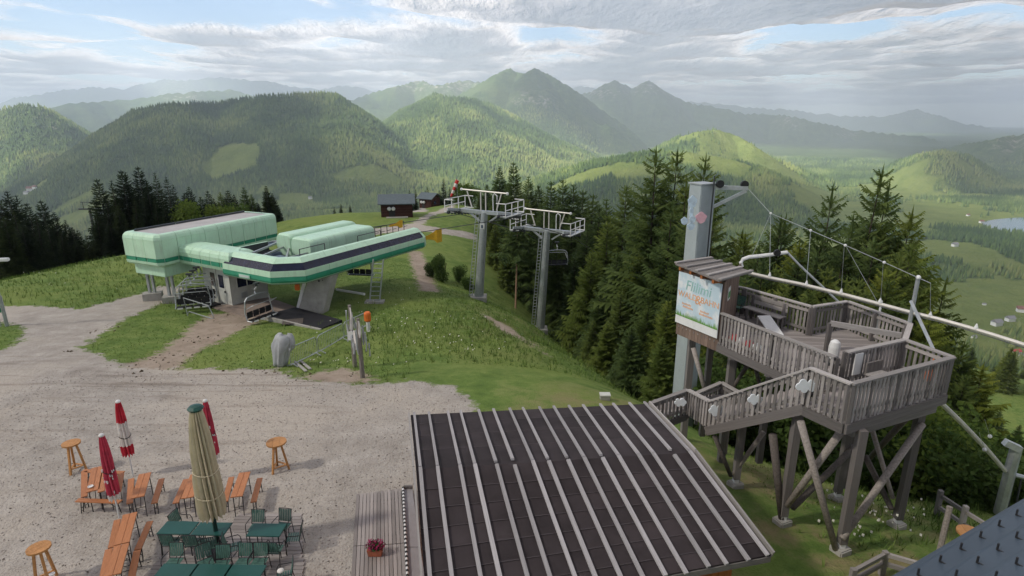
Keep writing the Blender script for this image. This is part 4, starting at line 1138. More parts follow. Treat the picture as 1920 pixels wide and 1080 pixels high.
# ------------------------------------------------------------------ parasols, all furled
def furled(name, label, px, py, h, z_hem, rmax, bands, pole_mat, cap_mat, pole_r=.022, folds=9, tie=(.42,)):
    p = at(px, py, 0); t = thing(name, label, 'parasol', p)
    MB().tube(p, p + Vector((0, 0, h - .03)), pole_r, n=8).build('pole', pole_mat, t)
    n_ = folds * 6
    prof = [(1.0, .4), (.93, .55), (.8, .7), (.62, .84), (.45, .86), (.36, .98), (.2, 1.0), (.08, 1.06), (0.0, .92)]
    rs = random.Random(int(px)); ph = [rs.uniform(-.25, .25) for _ in range(n_)]
    def ringat(f_, r_):
        out = []
        for k in range(n_):
            a = 2 * math.pi * k / n_
            fold = abs(((k / 6.0) % 1) - .5) * 2
            rr_ = rmax * r_ * (.50 + .50 * fold ** .8) * (1 + .3 * ph[k // 6 * 6])
            zz = z_hem + (h - .08 - z_hem) * f_ - (0.09 * fold if f_ == 0 else 0)
            out.append(p + Vector((rr_ * math.cos(a + .5 * (1 - f_)), rr_ * math.sin(a + .5 * (1 - f_)), zz)))
        return out
    fs = [i / 16 for i in range(17)]
    def rad(f_):
        for (f1, r1), (f0, r0) in zip(prof, prof[1:]):
            if f0 <= f_ <= f1: return r0 + (r1 - r0) * (f_ - f0) / (f1 - f0)
        return .3
    cut = [b[0] for b in bands] + [1.0]
    for (f0, mat, nm), f1 in zip(bands, cut[1:]):
        ff = sorted({f0, f1, *[f_ for f_ in fs if f0 < f_ < f1]})
        MB().loft([ringat(f_, rad(f_)) for f_ in ff]).build(nm, mat, t)
    MB().lathe([(.01, -.03), (rmax * .36, -.02), (rmax * .42, .02), (rmax * .3, .05), (.01, .07)] if name != 'market_parasol' else [(.01, -.03), (.15, -.02), (.19, .04), (.13, .1), (.01, .13)], 14, p + Vector((0, 0, h - .06))).build('finial', cap_mat, t)
    for f_ in tie:
        r_ = rad(f_) * rmax * .97
        MB().path([p + Vector((r_ * math.cos(a), r_ * math.sin(a), z_hem + (h - z_hem) * f_ + .03 * math.sin(a * 2))) for a in [2 * math.pi * k / 16 for k in range(16)]], .012, 5, closed=True).build('tie_strap', M_BLACK if name != 'market_parasol' else M_BEIGEC, t)
    return t, p
t, p = furled('parasol', 'furled pink-red parasol with white specks at the paired beer tables', 224, 972, 2.72, .72, .165, [(0.0, M_WHITEC, 'white_hem'), (.06, M_PINKC, 'canopy')], M_WHITE, M_WHITE)
def specks(t, p, n_, r_, z0, z1, seed):
    rs = random.Random(seed); mb = MB()
    for _ in range(n_):
        a = rs.uniform(3.4, 6.1); z_ = rs.uniform(z0, z1); c = p + Vector((r_ * math.cos(a), r_ * math.sin(a), z_))
        mb.box(c, (rs.uniform(.02, .05), .02, rs.uniform(.03, .09)), a)
    mb.build('printed_marks', M_WHITE, t)
specks(t, p, 14, .155, .95, 1.7, 1)
t, p = furled('parasol', 'furled parasol in red and white blocks with a dark strap', 250, 894, 2.70, .86, .17, [(0.0, M_REDC, 'red_hem'), (.17, M_WHITEC, 'white_panel'), (.62, M_REDC, 'canopy')], M_WHITE, M_WHITE, tie=(.33,))
specks(t, p, 8, .15, 1.6, 2.0, 2)
t, p = furled('parasol', 'furled red parasol with a white squiggle standing behind the beige one', 408, 899, 2.80, .82, .165, [(0.0, M_WHITEC, 'white_hem'), (.05, M_PINKC, 'canopy')], M_WHITE, M_WHITE)
specks(t, p, 12, .155, 1.3, 2.0, 3)
t, p = furled('market_parasol', 'large furled beige parasol with dark green cap and pole', 412, 1040, 4.28, 1.28, .34, [(0.0, M_BEIGEC, 'canopy')], paint('bottle_green_pole', (.01, .035, .03), .4), paint('bottle_green_cap', (.015, .075, .06), .4), .055, 15, (.42, .2))
MB().lathe([(.3, 0), (.3, .06), (.07, .1), (.07, .5)], 14, p).build('base', M_BLACK, t)

# ------------------------------------------------------------------ green garden tables and chairs on the board platform
GP = thing('terrace_platform', 'low platform of grey boards under the green tables', 'platform', (-7.4, 12.6, 0))
k = 0; yy = 10.4
while yy < 14.5:
    xr = -5.35 - (yy - 12.46) * .365; xl = -9.15 if yy < 13.0 else -7.9
    bar('plank', GP, (xl + rng.uniform(-.03, .03), yy, .035), (xr + rng.uniform(-.03, .03), yy, .035), .125, .04, M_DECK)
    yy += .138
for xx in (-8.9, -7.4, -5.9): bar('joist', GP, (xx, 10.4, -.02), (xx + (-.4 if xx > -6 else 0), 13.0, -.02), .1, .07, M_WEATHER2)
def green_table(px, py, label, yaw=0.0):
    c = at(px, py, .75); c.z = .055; t = thing('garden_table', label, 'table', c, yaw, local=True)
    MB().box((0, 0, .68), (.87, .50, .03)).build('top', M_TGREEN, t, bevel=.008)
    MB().box((0, 0, .655), (.80, .43, .02)).build('apron', M_BLACK, t)
    for sx in (-1, 1):
        for sy in (-1, 1): MB().tube((sx * .37, sy * .19, .65), (sx * .39, sy * .21, 0), .014, n=6).build('leg', M_BLACK, t)
    MB().tube((-.37, .0, .3), (.37, 0, .3), .01, n=5).build('stretcher', M_BLACK, t)
for px, py, lb in ((334, 989, 'dark green table beside another, at the far edge by the turned chair'), (397, 991, 'dark green table directly under the furled beige parasol'), (500, 993, 'single dark green table with chairs on both sides, apart from the others'),
                   (330, 1071, 'dark green table ending the row of three, near the beer benches'), (394, 1072, 'dark green table in the middle of the row of three'), (458, 1073, 'dark green table ending the row of three, near the chair with the white cushion')):
    green_table(px, py, lb, -.02)
def garden_chair():
    t = thing('garden_chair', 'green slatted metal garden chair at the green tables', 'chair', (0, 0, 0), 0, 'green chairs around the garden tables', local=True)
    for i in range(6): MB().box((0, -.17 + i * .068, .43 - .004 * i), (.42, .05, .014)).build('seat_slat', M_CGREEN, t)
    for i in range(7): MB().box((-.18 + i * .06, .235 , .67), (.045, .014, .40), m=Matrix.Rotation(-.2, 3, 'X')).build('back_slat', M_CGREEN, t)
    for s_ in (-1, 1):
        mb = MB(); mb.path([(s_ * .23, .27, 0), (s_ * .23, .2, .45), (s_ * .22, .28, .88)], .013, 5)
        mb.build('rear_leg', M_BLACK, t)
        mb = MB(); mb.path([(s_ * .24, -.24, 0), (s_ * .25, -.2, .55), (s_ * .26, -.14, .64), (s_ * .25, .22, .62)], .013, 5); mb.build('arm_leg', M_BLACK, t)
    mb = MB(); mb.path([(-.22, .28, .88), (0, .285, .89), (.22, .28, .88)], .013, 5); mb.build('back_frame', M_BLACK, t)
    for y_ in (.19, -.2): MB().tube((-.225, y_, .415), (.225, y_, .415), .012, n=5).build('seat_rail', M_BLACK, t)
    return t
gc0 = garden_chair()
# front of the chair is local -y
CH = [(340, 978, 80), (480, 985, 0), (529, 983, -8), (551, 1003, -80), (322, 1012, 180), (364, 1013, 182), (396, 1018, 200), (437, 1022, 110), (515, 1026, 178),
      (325, 1050, 0), (385, 1051, 35), (414, 1054, 5), (455, 1050, -2), (485, 1050, 2), (533, 1076, -70)]
for i, (px, py, yw) in enumerate(CH):
    c = gc0 if i == 0 else copy_tree(gc0)
    q = at(px, py, .48); c.location = (q.x, q.y, .055 if i else .0); c.rotation_euler = (0, 0, R(yw)); c.scale = (.82, .82, .86)
    if i == len(CH) - 1: c['label'] = 'green garden chair holding a white cushion near the end of the row of three tables'
p = at(526, 1070, .55); o = MB().ball(p, .085, 8, .5).build('cushion', M_WHITEC); tag(o, 'small white cushion on the green chair at the row of tables', 'cushion')

# ------------------------------------------------------------------ batten-roofed shed
FL, FR = at(770, 778, 2.7), at(1215, 757, 2.7); RL, RR_ = at(780, 880, 3.6), at(1300, 848, 3.6)
NR = at(1445, 1040, 2.72); dn = (at(1240, 1079, 2.72) - NR).normalized()
def project(v):
    zz = v.z - CAM_Z; dep = v.y * CP - zz * SP; up = v.y * SP + zz * CP
    return 960 + F_PX * v.x / dep, 540 - F_PX * up / dep
sB = 4.0
while project(NR + dn * sB)[0] > 806: sB += .05
NL = NR + dn * sB
shed = thing('batten_roof_shed', 'wooden shed with dark felt roof held down by long pale battens', 'shed', (1.5, 12, 0))
def slope(e0, e1, r0, r1, n_, tag_):
    for i in range(n_):
        f0, f1 = max(0, i / n_ - .03), (i + 1) / n_
        up0 = Vector((0, 0, .012 * 1.0)); 
        a, b = e0.lerp(r0, f0), e1.lerp(r1, f0); c, d_ = e1.lerp(r1, f1), e0.lerp(r0, f1)
        mb = MB(); lift = Vector((0, 0, .01)) if f0 > 0 else Vector((0, 0, 0.0))
        mb.loft([[a + lift, b + lift, b + lift - Vector((0, 0, .03)), a + lift - Vector((0, 0, .03))], [d_, c, c - Vector((0, 0, .03)), d_ - Vector((0, 0, .03))]])
        mb.build('felt_course', M_FELT, shed)
        if i:
            bar('lap_edge', shed, a.lerp(b, .004) + lift + Vector((0, 0, .004)), b.lerp(a, .004) + lift + Vector((0, 0, .004)), .022, .006, M_FELTSEAM)
slope(FL, FR, RL, RR_, 4, 'far'); slope(NL, NR, RL, RR_, 7, 'near')
nb = 16
rs = random.Random(4)
for i in range(nb):
    f_ = .015 + (i + (rs.uniform(-.12, .12) if 0 < i < nb - 1 else 0)) * .97 / (nb - 1)
    e0, e1, r_ = FL.lerp(FR, f_), NL.lerp(NR, f_), RL.lerp(RR_, f_)
    upz = Vector((0, 0, .05))
    cut = rs.choice((0.0, .012, .03)) if i % 3 else 0.0
    bar('batten', shed, e0.lerp(r_, -.01) + upz, e0.lerp(r_, 1 - cut) + upz, rs.uniform(.064, .074), .05, M_BATTEN)
    bar('batten', shed, r_.lerp(e1, cut + .004) + upz, r_.lerp(e1, 1.015 + rs.uniform(0, .02)) + upz, rs.uniform(.072, .086), .05, M_BATTEN)
for e0, e1, nm in ((FR, RR_, 0), (NR, RR_, 0), (FL, RL, 0), (NL, RL, 0)):
    o_ = (FR - FL).normalized() * (.05 if e0 in (FR, NR) else -.05)
    bar('verge_board', shed, e0 + o_, e1 + o_, .04, .16, M_WEATHERL)
for e0, e1 in ((FL, FR), (NL, NR)): bar('eaves_board', shed, e0 - Vector((0, 0, .1)), e1 - Vector((0, 0, .1)), .04, .12, M_WEATHER)
inn = lambda a, b, f_: a.lerp(b, f_)
cen = (FL + FR + NL + NR) / 4
wc = [Vector((cen.x + (v.x - cen.x) * .86, cen.y + (v.y - cen.y) * .86, 0)) for v in (FL, FR, NR, NL)]
wc[2] = Vector((NR.x - .55, NR.y + .42, 0)); wc[3] = Vector((NL.x + .3, NL.y + .42, 0))
MB().loft([[v + Vector((0, 0, z_)) for v in wc] for z_ in (-.9, 2.5)]).build('wall', M_ORWALL, shed)
MB().loft([[wc[0] + Vector((0, 0, 2.6)), wc[3] + Vector((0, 0, 2.6)), Vector((RL.x + .35, RL.y, 3.4))], [wc[1] + Vector((0, 0, 2.6)), wc[2] + Vector((0, 0, 2.6)), Vector((RR_.x - .4, RR_.y, 3.4))]]).build('gable_wall', M_ORWALL, shed)
wd_ = (wc[2] - wc[3]).normalized(); wn_ = Vector((wd_.y, -wd_.x, 0))
L3 = (wc[2] - wc[3]).length
k = 0
while k * .16 < 3.6:
    q = wc[2] - wd_ * (k * .16 + .08) + wn_ * .012
    bar('wall_board', shed, q + Vector((0, 0, -.5)), q + Vector((0, 0, 2.6)), .152, .025, M_ORWALL, up=wn_); k += 1
wq = wc[2] - wd_ * 1.35 + wn_ * .05
wfr = MB()
for dx_, dz_, sx, sz in ((0, 2.5, 1.0, .09), (0, 1.3, 1.0, .09), (-.46, 1.9, .09, 1.12), (.46, 1.9, .09, 1.12)):
    wfr.box(wq + wd_ * dx_ + Vector((0, 0, dz_)), (sx, .06, sz), math.atan2(wd_.y, wd_.x))
wo = wfr.build('window', M_HUTW, shed)
MB().box(wq + Vector((0, 0, 1.9)), (.84, .03, 1.1), math.atan2(wd_.y, wd_.x)).build('pane', M_GLASSD, wo)

# ------------------------------------------------------------------ boardwalk beside the shed
bw = thing('boardwalk', 'weathered boardwalk with long boards beside the shed', 'boardwalk', at(710, 1000, 0))
a0, a1 = at(668, 928, .06), at(752, 917, .06)
b0_, b1_ = at(657, 1100, .06), at(763, 1100, .06)
for i in range(13):
    f_ = (i + .5) / 13
    p_, q_ = a0.lerp(a1, f_), b0_.lerp(b1_, f_)
    w2 = (a1 - a0).length / 13 - .014
    m_ = .62 + rng.uniform(-.004, .004)
    bar('plank', bw, p_, p_.lerp(q_, m_ - .003), w2 * (1 - .0 * f_), .045, M_DECK)
    bar('plank', bw, p_.lerp(q_, m_ + .003), q_ + (q_ - p_) * .4, w2, .045, M_DECK)
for f_ in (.1, .5, .9): bar('joist', bw, a0.lerp(b0_, f_) - Vector((0, 0, .05)), a1.lerp(b1_, f_) - Vector((0, 0, .05)), .08, .06, M_WEATHER2)
rp = thing('side_ramp', 'smooth grey ramp strip between boardwalk and shed', 'ramp', at(775, 1000, 0))
r0, r1, r2, r3 = at(757, 917, .16), at(773, 917, .16), at(800, 1110, .16), at(767, 1110, .16)
for f0, f1 in ((0, .62), (.625, 1.25)):
    MB().prism([r0.lerp(r3, f0) - Vector((0, 0, .1)), r1.lerp(r2, f0) - Vector((0, 0, .1)), r1.lerp(r2, f1) - Vector((0, 0, .1)), r0.lerp(r3, f1) - Vector((0, 0, .1))], .1).build('ramp_board', paint('grey_ramp', (.27, .26, .27), .8, var=.1), rp)
bar('end_board', rp, r0 + Vector((0, .05, .03)), r1 + Vector((0, .05, .03)), .07, .12, M_WEATHER2)
sr = thing('striped_rope', 'black and white striped edging rope along the ramp', 'rope', r0)
mbw, mbb = MB(), MB()
for k in range(64):
    f_ = k / 50
    p_ = r0.lerp(r3, f_) + Vector((-.02, 0, .06)); q_ = r0.lerp(r3, f_ + .02) + Vector((-.02, 0, .06))
    (mbw if k % 2 else mbb).tube(p_, q_, .035, n=7)
tag(mbw.build('white_bands', M_WHITE, sr), kind='stuff'); tag(mbb.build('black_bands', M_BLACK, sr), kind='stuff')
p = at(704, 1040, .09)
fb = thing('flower_box', 'terracotta flower box full of purple blooms on the boardwalk', 'flower box', p)
MB().loft([[p + Vector((x_ * s_, y_ * s_, z_)) for x_, y_ in ((-.2, -.1), (.2, -.1), (.2, .1), (-.2, .1))] for s_, z_ in ((.85, 0), (1.0, .2))]).build('box', paint('terracotta', (.36, .11, .06), .7), fb, bevel=.01)
def leafball(name, c, rx, ry, rz_, n_, size, mat, parent, seed=0, dens=.5):
    rs = np.random.RandomState(seed)
    d = rs.normal(size=(n_, 3)); d /= np.linalg.norm(d, axis=1)[:, None]
    rad = rs.uniform(0, 1, n_) ** dens
    P_ = d * rad[:, None] * np.array([rx, ry, rz_]) + np.array(c)
    u_ = rs.normal(size=(n_, 3)); u_ /= np.linalg.norm(u_, axis=1)[:, None]
    v_ = np.cross(u_, rs.normal(size=(n_, 3))); v_ /= np.linalg.norm(v_, axis=1)[:, None]
    s_ = (size * rs.uniform(.5, 1.3, n_))[:, None]
    V = np.stack([P_ - u_ * s_, P_ + v_ * s_ * .55, P_ + u_ * s_, P_ - v_ * s_ * .55], 1).reshape(-1, 3)
    off = org(parent); V = V - np.array([off.x, off.y, off.z])
    return from_np(name, V, np.arange(n_ * 4).reshape(-1, 4), mat, parent)
M_PURPLE = paint('purple_petals', (.26, .012, .075), .7, var=.4, scale=9)
M_LEAF0 = paint('dark_leaf', (.03, .075, .02), .7, var=.3, scale=9)
leafball('foliage', p + Vector((0, 0, .24)), .24, .13, .12, 160, .045, M_LEAF0, fb, 3)
leafball('blooms', p + Vector((0, .02, .3)), .27, .16, .13, 190, .04, M_PURPLE, fb, 4, .25)

# ------------------------------------------------------------------ sheet roof of the house at the corner
hs = thing('slate_roof_house', 'house with slate-grey sheet roof studded with snow hooks', 'house', (9, 7, 0))
e0, e1 = at(1560, 1160, 4.0), at(2060, 862, 4.0)
ed = (e1 - e0).normalized(); ep = Vector((ed.y, -ed.x, 0)); el = (e1 - e0).length
row_d, rise = .36, .13
for i in range(8):
    a = e0 + ep * row_d * i + Vector((0, 0, rise * i)); 
    up_, dn_ = a + ep * row_d + Vector((0, 0, rise)), a
    prof = []
    nseg = 1
    mb = MB()
    mb.loft([[dn_ + Vector((0, 0, .05)), dn_ + ep * .05 + Vector((0, 0, .075)), up_ + Vector((0, 0, .035)), up_, dn_],
             [v + ed * el for v in (dn_ + Vector((0, 0, .05)), dn_ + ep * .05 + Vector((0, 0, .075)), up_ + Vector((0, 0, .035)), up_, dn_)]])
    mb.build('roof_sheet', M_SLATE, hs)
    j = 0
    while j * .62 < el:
        q = dn_ + ep * .2 + ed * (j * .62 + (.31 if i % 2 else 0)) + Vector((0, 0, .12))
        hk = MB(); hk.box(q, (.025, .10, .02), math.atan2(ed.y, ed.x)); hk.box(q - ep * .05 + Vector((0, 0, .05)), (.03, .025, .12), math.atan2(ed.y, ed.x)); hk.box(q + Vector((0, 0, -.02)), (.05, .06, .03), math.atan2(ed.y, ed.x))
        hk.build('snow_hook', M_BLACK, hs); j += 1
bar('gutter', hs, e0 + Vector((0, 0, .0)), e1 + Vector((0, 0, .0)), .12, .1, M_SLATE)
wa, wb = e0 + ep * .7, e1 + ep * .7
MB().loft([[Vector((v.x, v.y, z_)) for v in (wa, wb, wb + ep * 1.9, wa + ep * 1.9)] for z_ in (-1.6, 3.9)]).build('wall', M_SHACK, hs)

# ------------------------------------------------------------------ timber viewing platform
ZD = 3.9; ZR = 4.9
PT = {k: at(*v, ZR) for k, v in dict(A=(1597, 720), B=(1788, 670), C=(1697, 637), D=(1590, 660), E=(1520, 690), F=(1567, 670), G=(1353, 587), K=(1397, 540), Lc=(1523, 575), M=(1590, 565), N=(1707, 607)).items()}
S_ = Vector((5.92, 19.9, ZR)); T_ = Vector((8.3, 20.7, ZR)); U_ = Vector((7.3, 22.3, ZR))
vp = thing('viewing_platform', 'weathered timber viewing platform on crossed log legs', 'viewing platform', (9, 15, 0))
def scan(poly, d, w, gap, z, parent, name, mat, th=.05):
    d = d.normalized(); n = Vector((-d.y, d.x, 0))
    us = [(v.dot(d), v.dot(n)) for v in poly]
    lo_, hi_ = min(u[1] for u in us), max(u[1] for u in us)
    y_ = lo_ + w / 2
    while y_ < hi_:
        xs = []
        for i in range(len(us)):
            (x0, y0), (x1, y1) = us[i], us[(i + 1) % len(us)]
            if (y0 > y_) != (y1 > y_): xs.append(x0 + (x1 - x0) * (y_ - y0) / (y1 - y0))
        xs.sort()
        for a, b in zip(xs[::2], xs[1::2]):
            if b - a > .1: bar(name, parent, d * a + n * y_ + Vector((0, 0, z)), d * b + n * y_ + Vector((0, 0, z)), w - gap, th, mat)
        y_ += w
P0 = lambda k: Vector((PT[k].x, PT[k].y, 0))
floor = [P0('G'), P0('F'), P0('E'), P0('A'), P0('B'), P0('C'), P0('N'), P0('M'), P0('Lc'), P0('K'), Vector((U_.x, U_.y, 0)), Vector((S_.x, S_.y, 0))]
scan(floor, Vector((1, -.12, 0)), .15, .012, ZD - .03, vp, 'deck_plank', M_DECK)
def railing(a, b, parent, h=1.0, step=.14, w=.078, below=.14, posts=True, mat=None):
    """slatted balustrade between two top-rail points"""
    d = b - a; hd = Vector((d.x, d.y, 0)); ln = hd.length; n = Vector((hd.y, -hd.x, 0)).normalized()
    bar('top_rail', parent, a, b, .15, .045, M_WEATHERL)
    for f_ in (.12, .78): bar('rail', parent, a - Vector((0, 0, h * f_ + .04)) + n * .03, b - Vector((0, 0, h * f_ + .04)) + n * .03, .04, .09, M_WEATHER)
    k = max(2, int(ln / step))
    for i in range(k):
        p = a.lerp(b, (i + .5) / k)
        bar('slat', parent, p - Vector((0, 0, h + below + rng.uniform(-.015, .015))) - n * .012, p - Vector((0, 0, .03)) - n * .012, w, .025, mat or M_WEATHER, up=n)
    if posts:
        for f_ in ([0, 1] if ln < 2.2 else [0, .5, 1]):
            p = a.lerp(b, f_); bar('post', parent, p - Vector((0, 0, h + .2)) + n * .07, p - Vector((0, 0, .025)) + n * .07, .1, .1, M_WEATHER2)
for a, b in (('F', 'G'), ('A', 'E'), ('B', 'A'), ('C', 'B'), ('C', 'D'), ('N', 'C'), ('M', 'N'), ('Lc', 'M'), ('K', 'Lc')):
    railing(PT[a], PT[b], vp)
railing(U_.lerp(PT['K'], .45), PT['K'], vp)
# boards of the floor edge, beams below
for a, b in (('G', 'F'), ('E', 'A'), ('A', 'B'), ('B', 'C'), ('N', 'M'), ('M', 'Lc'), ('Lc', 'K')):
    bar('edge_beam', vp, P0(a) + Vector((0, 0, ZD - .2)), P0(b) + Vector((0, 0, ZD - .2)), .14, .26, M_WEATHER2)
for f_ in (.15, .5, .85): bar('floor_beam', vp, P0('G').lerp(P0('F'), f_) + Vector((0, 0, ZD - .3)), P0('K').lerp(P0('N'), f_) + Vector((0, 0, ZD - .3)), .18, .24, M_WEATHER2)
bar('floor_beam', vp, P0('E') + Vector((0, .5, ZD - .45)), P0('B') + Vector((0, .5, ZD - .45)), .2, .26, M_WEATHER)
bar('floor_beam', vp, P0('A').lerp(P0('B'), .1) + Vector((.1, .35, ZD - .55)), P0('A').lerp(P0('B'), .97) + Vector((0, .25, ZD - .55)), .22, .26, M_WEATHER)
# legs and crossed braces, (top px, base px, depth)
M_LOGP = wood('pale_log', (.30, .27, .24), rnd=.15); M_LOGD = wood('dark_log', (.13, .11, .10), rnd=.15)
def leg(px, py, zt=ZD - .3, w=.2, foot=True, pos=None):
    g = ground(px, py) if pos is None else Vector((pos[0], pos[1], 0)); g.z = gz(g.x, g.y)
    bar('leg', vp, g + Vector((0, 0, .3)), Vector((g.x, g.y, zt)), w, w, M_WEATHER2)
    if foot:
        bar('steel_shoe', vp, g + Vector((0, 0, 0)), g + Vector((0, 0, .5)), .14, .16, M_WHITE)
        MB().box(g + Vector((0, 0, .05)), (.42, .38, .24), .4).build('footing', M_CONC, vp, bevel=.03)
    return g
g1 = leg(1575, 1035); g2 = leg(1680, 988); g3 = leg(1466, 982); g4 = leg(1568, 938); g5 = leg(1378, 912, 3.0)
g6 = leg(0, 0, foot=False, pos=(11.3, 17.3)); g7 = leg(0, 0, foot=False, pos=(8.9, 18.6)); g8 = leg(0, 0, foot=False, pos=(7.4, 20.4))
def brace(pa, ya, pb, yb, mat, r=.11):
    a, b = atY(*pa, ya), atY(*pb, yb)
    M_ = MB(); M_.tube(a, b, r * .85, r * .72, n=10)
    o = M_.build('brace', mat, vp, smooth=True); return o
M_LOG2 = wood('pale_round_log', (.30, .27, .245), False, (3, 3, 3), rnd=.1); M_LOG3 = wood('dark_round_log', (.12, .105, .095), False, (3, 3, 3), rnd=.1)
brace((1729, 795), g2.y - .1, (1579, 1010), g1.y - .12, M_LOG2, .12)
brace((1501, 790), g1.y + .6, (1567, 1030), g1.y - .05, M_LOG2, .11)
brace((1578, 808), g1.y + .4, (1476, 948), g3.y - .1, M_LOG2, .12)
brace((1602, 838), g4.y, (1486, 952), g3.y + .1, M_LOG3, .12)
brace((1622, 855), g4.y - .3, (1672, 955), g2.y, M_LOG3, .11)
brace((1632, 795), g4.y, (1674, 935), g2.y + .2, M_LOG2, .09)
brace((1716, 765), g2.y, (1628, 862), g6.y, M_LOG3, .11)
brace((1449, 815), g3.y + .3, (1466, 972), g3.y, M_LOG3, .13)
brace((1489, 800), g3.y + .2, (1474, 930), g3.y, M_LOG3, .13)
brace((1340, 818), g5.y, (1370, 892), g5.y, M_LOG3, .09)
brace((1432, 810), g5.y - .2, (1374, 890), g5.y, M_LOG2, .09)
brace((1300, 652), 19.2, (1322, 733), 18.6, M_LOG2, .10)
brace((1410, 672), 19.0, (1372, 730), 18.8, M_LOG3, .09); brace((1412, 672), 19.1, (1428, 735), 18.8, M_LOG3, .09)
for q in ((1312, 634), (1392, 668), (1397, 640)):
    p = at(*q, ZD - .3); p.y += .8
    bar('leg', vp, Vector((p.x, p.y, gz(p.x, p.y) - .2)), p, .22, .22, M_WEATHER2)
# stair ramp down to the shed
R2 = atY(1330, 752, 15.9); R1 = atY(1290, 731, 17.0); R0 = atY(1218, 757, 16.5)
railing(PT['E'], R2, vp, .95, below=.05); railing(R2, R1, vp, .8, below=.05); railing(R1, R0, vp, .85, below=.05)
I0, I1, I2 = atY(1307, 737, 17.6), atY(1353, 717, 18.2), atY(1388, 737, 17.6)
railing(I0, I1, vp, .9); railing(I1, I2, vp, .9)
up_ = PT['E'] - Vector((0, 0, 1.0)); dn_ = R2 - Vector((0, 0, .85)); off = Vector((.75, 1.1, 0))
for i in range(9):
    f_ = (i + .5) / 9; p = up_.lerp(dn_, f_)
    bar('stair_tread', vp, p, p + off, .27, .05, M_DECK)
for o_ in (Vector((0, 0, 0)), off): bar('stringer', vp, up_ + o_ - Vector((0, 0, .15)), dn_ + o_ - Vector((0, 0, .15)), .09, .26, M_WEATHER2)
landing = [Vector((v.x, v.y, 0)) for v in (R2, R1, R0, R0 + Vector((.5, 1.3, 0)), I1, I2, R2 + off)]
scan(landing, Vector((1, .1, 0)), .15, .012, R2.z - .9, vp, 'landing_plank', M_DECK)
bar('edge_beam', vp, R0 - Vector((0, 0, .95)), R1 - Vector((0, 0, .95)), .12, .2, M_WEATHER2)
# loose railing boom, bench and fittings that belong to the platform
PA, PB = at(1557, 606, 4.85), at(1690, 629, 4.85)
bar('boom', vp, PA, PB, .1, .16, M_WEATHERL); bar('post', vp, PA - Vector((0, 0, .95)), PA, .12, .12, M_WEATHER2)
bn = thing('deck_bench', 'long wooden bench with backrest along the platform back railing', 'bench', Vector((9.5, 20, ZD)))
q0, q1 = PT['K'].lerp(PT['Lc'], .16), PT['K'].lerp(PT['Lc'], .72)
inn_ = Vector((-.50, -.26, 0)); inn_ = (Vector((PT['Lc'].y - PT['K'].y, -(PT['Lc'].x - PT['K'].x), 0))).normalized()
z_ = lambda v, z: Vector((v.x, v.y, z))
for k in range(3): bar('seat_board', bn, z_(q0 + inn_ * (.28 + .13 * k), ZD + .46), z_(q1 + inn_ * (.28 + .13 * k), ZD + .46), .115, .035, M_WEATHERL)
for k in range(2): bar('back_board', bn, z_(q0 + inn_ * .18, ZD + .66 + .17 * k), z_(q1 + inn_ * .18, ZD + .66 + .17 * k), .03, .14, M_WEATHERL)
for f_ in (.08, .92):
    c_ = q0.lerp(q1, f_)
    bar('leg', bn, z_(c_ + inn_ * .5, ZD), z_(c_ + inn_ * .5, ZD + .45), .07, .07, M_WEATHER2); bar('leg', bn, z_(c_ + inn_ * .22, ZD), z_(c_ + inn_ * .22, ZD + .9), .07, .07, M_WEATHER2)
c = copy_tree(gc0); q = PT['K'].lerp(PT['Lc'], .04) + inn_ * .45; c.location = (q.x, q.y, ZD); c.rotation_euler = (0, 0, R(-50))
c['label'] = 'pale turquoise chair between kiosk and deck bench on the platform'; c['group'] = ''
del c['group']
M_TURQ = paint('turquoise_slats', (.14, .33, .27), .5)
a_, b_, c_, d_ = at(1420, 592, ZD + .5), at(1444, 591, ZD + .5), at(1470, 628, ZD + .06), at(1446, 630, ZD + .06)
wr = thing('white_ramp', 'tilted white board ramp lying on the platform deck', 'ramp', (a_ + c_) / 2)
MB().loft([[a_, b_, b_ - Vector((0, 0, .04)), a_ - Vector((0, 0, .04))], [d_, c_, c_ - Vector((0, 0, .04)), d_ - Vector((0, 0, .04))]]).build('board', M_WHITE, wr)
for q in (a_, b_): bar('leg', wr, Vector((q.x, q.y - .04, ZD)), q - Vector((0, .04, .03)), .04, .04, M_WEATHER)
p = at(1563, 662, ZD + .35); t = thing('white_canister', 'white upright canister by the opening in the platform railing', 'canister', Vector((p.x, p.y, ZD)))
MB().lathe([(.10, 0), (.15, .05), (.16, .5), (.13, .66), (.06, .72)], 14, Vector((p.x, p.y, ZD + .05))).build('body', M_WHITE, t); MB().box((p.x, p.y, ZD + .03), (.36, .3, .06)).build('foot', M_STEELD, t)
p = at(1612, 684, ZD + .6); q = PT['D'].lerp(PT['C'], .18) - Vector((.02, .10, 0)); t = thing('info_board', 'blank white notice panel fixed to the inner terrace railing', 'notice', q)
MB().box(z_(q, ZD + .62), (.30, .03, .62), math.atan2((PT['C'] - PT['D']).y, (PT['C'] - PT['D']).x)).build('panel', M_WHITE, t)
q = PT['D'].lerp(PT['C'], .4) - Vector((-.05, .42, 0)); t = thing('small_bench', 'small dark bench with pale seat edge on the front terrace', 'bench', z_(q, ZD))
an = math.atan2((PT['C'] - PT['D']).y, (PT['C'] - PT['D']).x)
MB().box(z_(q, ZD + .36), (.62, .3, .05), an).build('seat', M_WEATHERL, t); MB().box(z_(q + Vector((-.06, .16, 0)), ZD + .5), (.62, .05, .36), an).build('backrest', M_WEATHER2, t); MB().box(z_(q, ZD + .17), (.5, .24, .33), an).build('base', M_WEATHER2, t)
a_ = at(1640, 636, ZD); o = MB().tube(a_, Vector((a_.x, a_.y, ZD + 1.35)), .035, n=8).build('white_pole', M_WHITE); tag(o, 'thin white pole standing on the platform deck', 'pole')
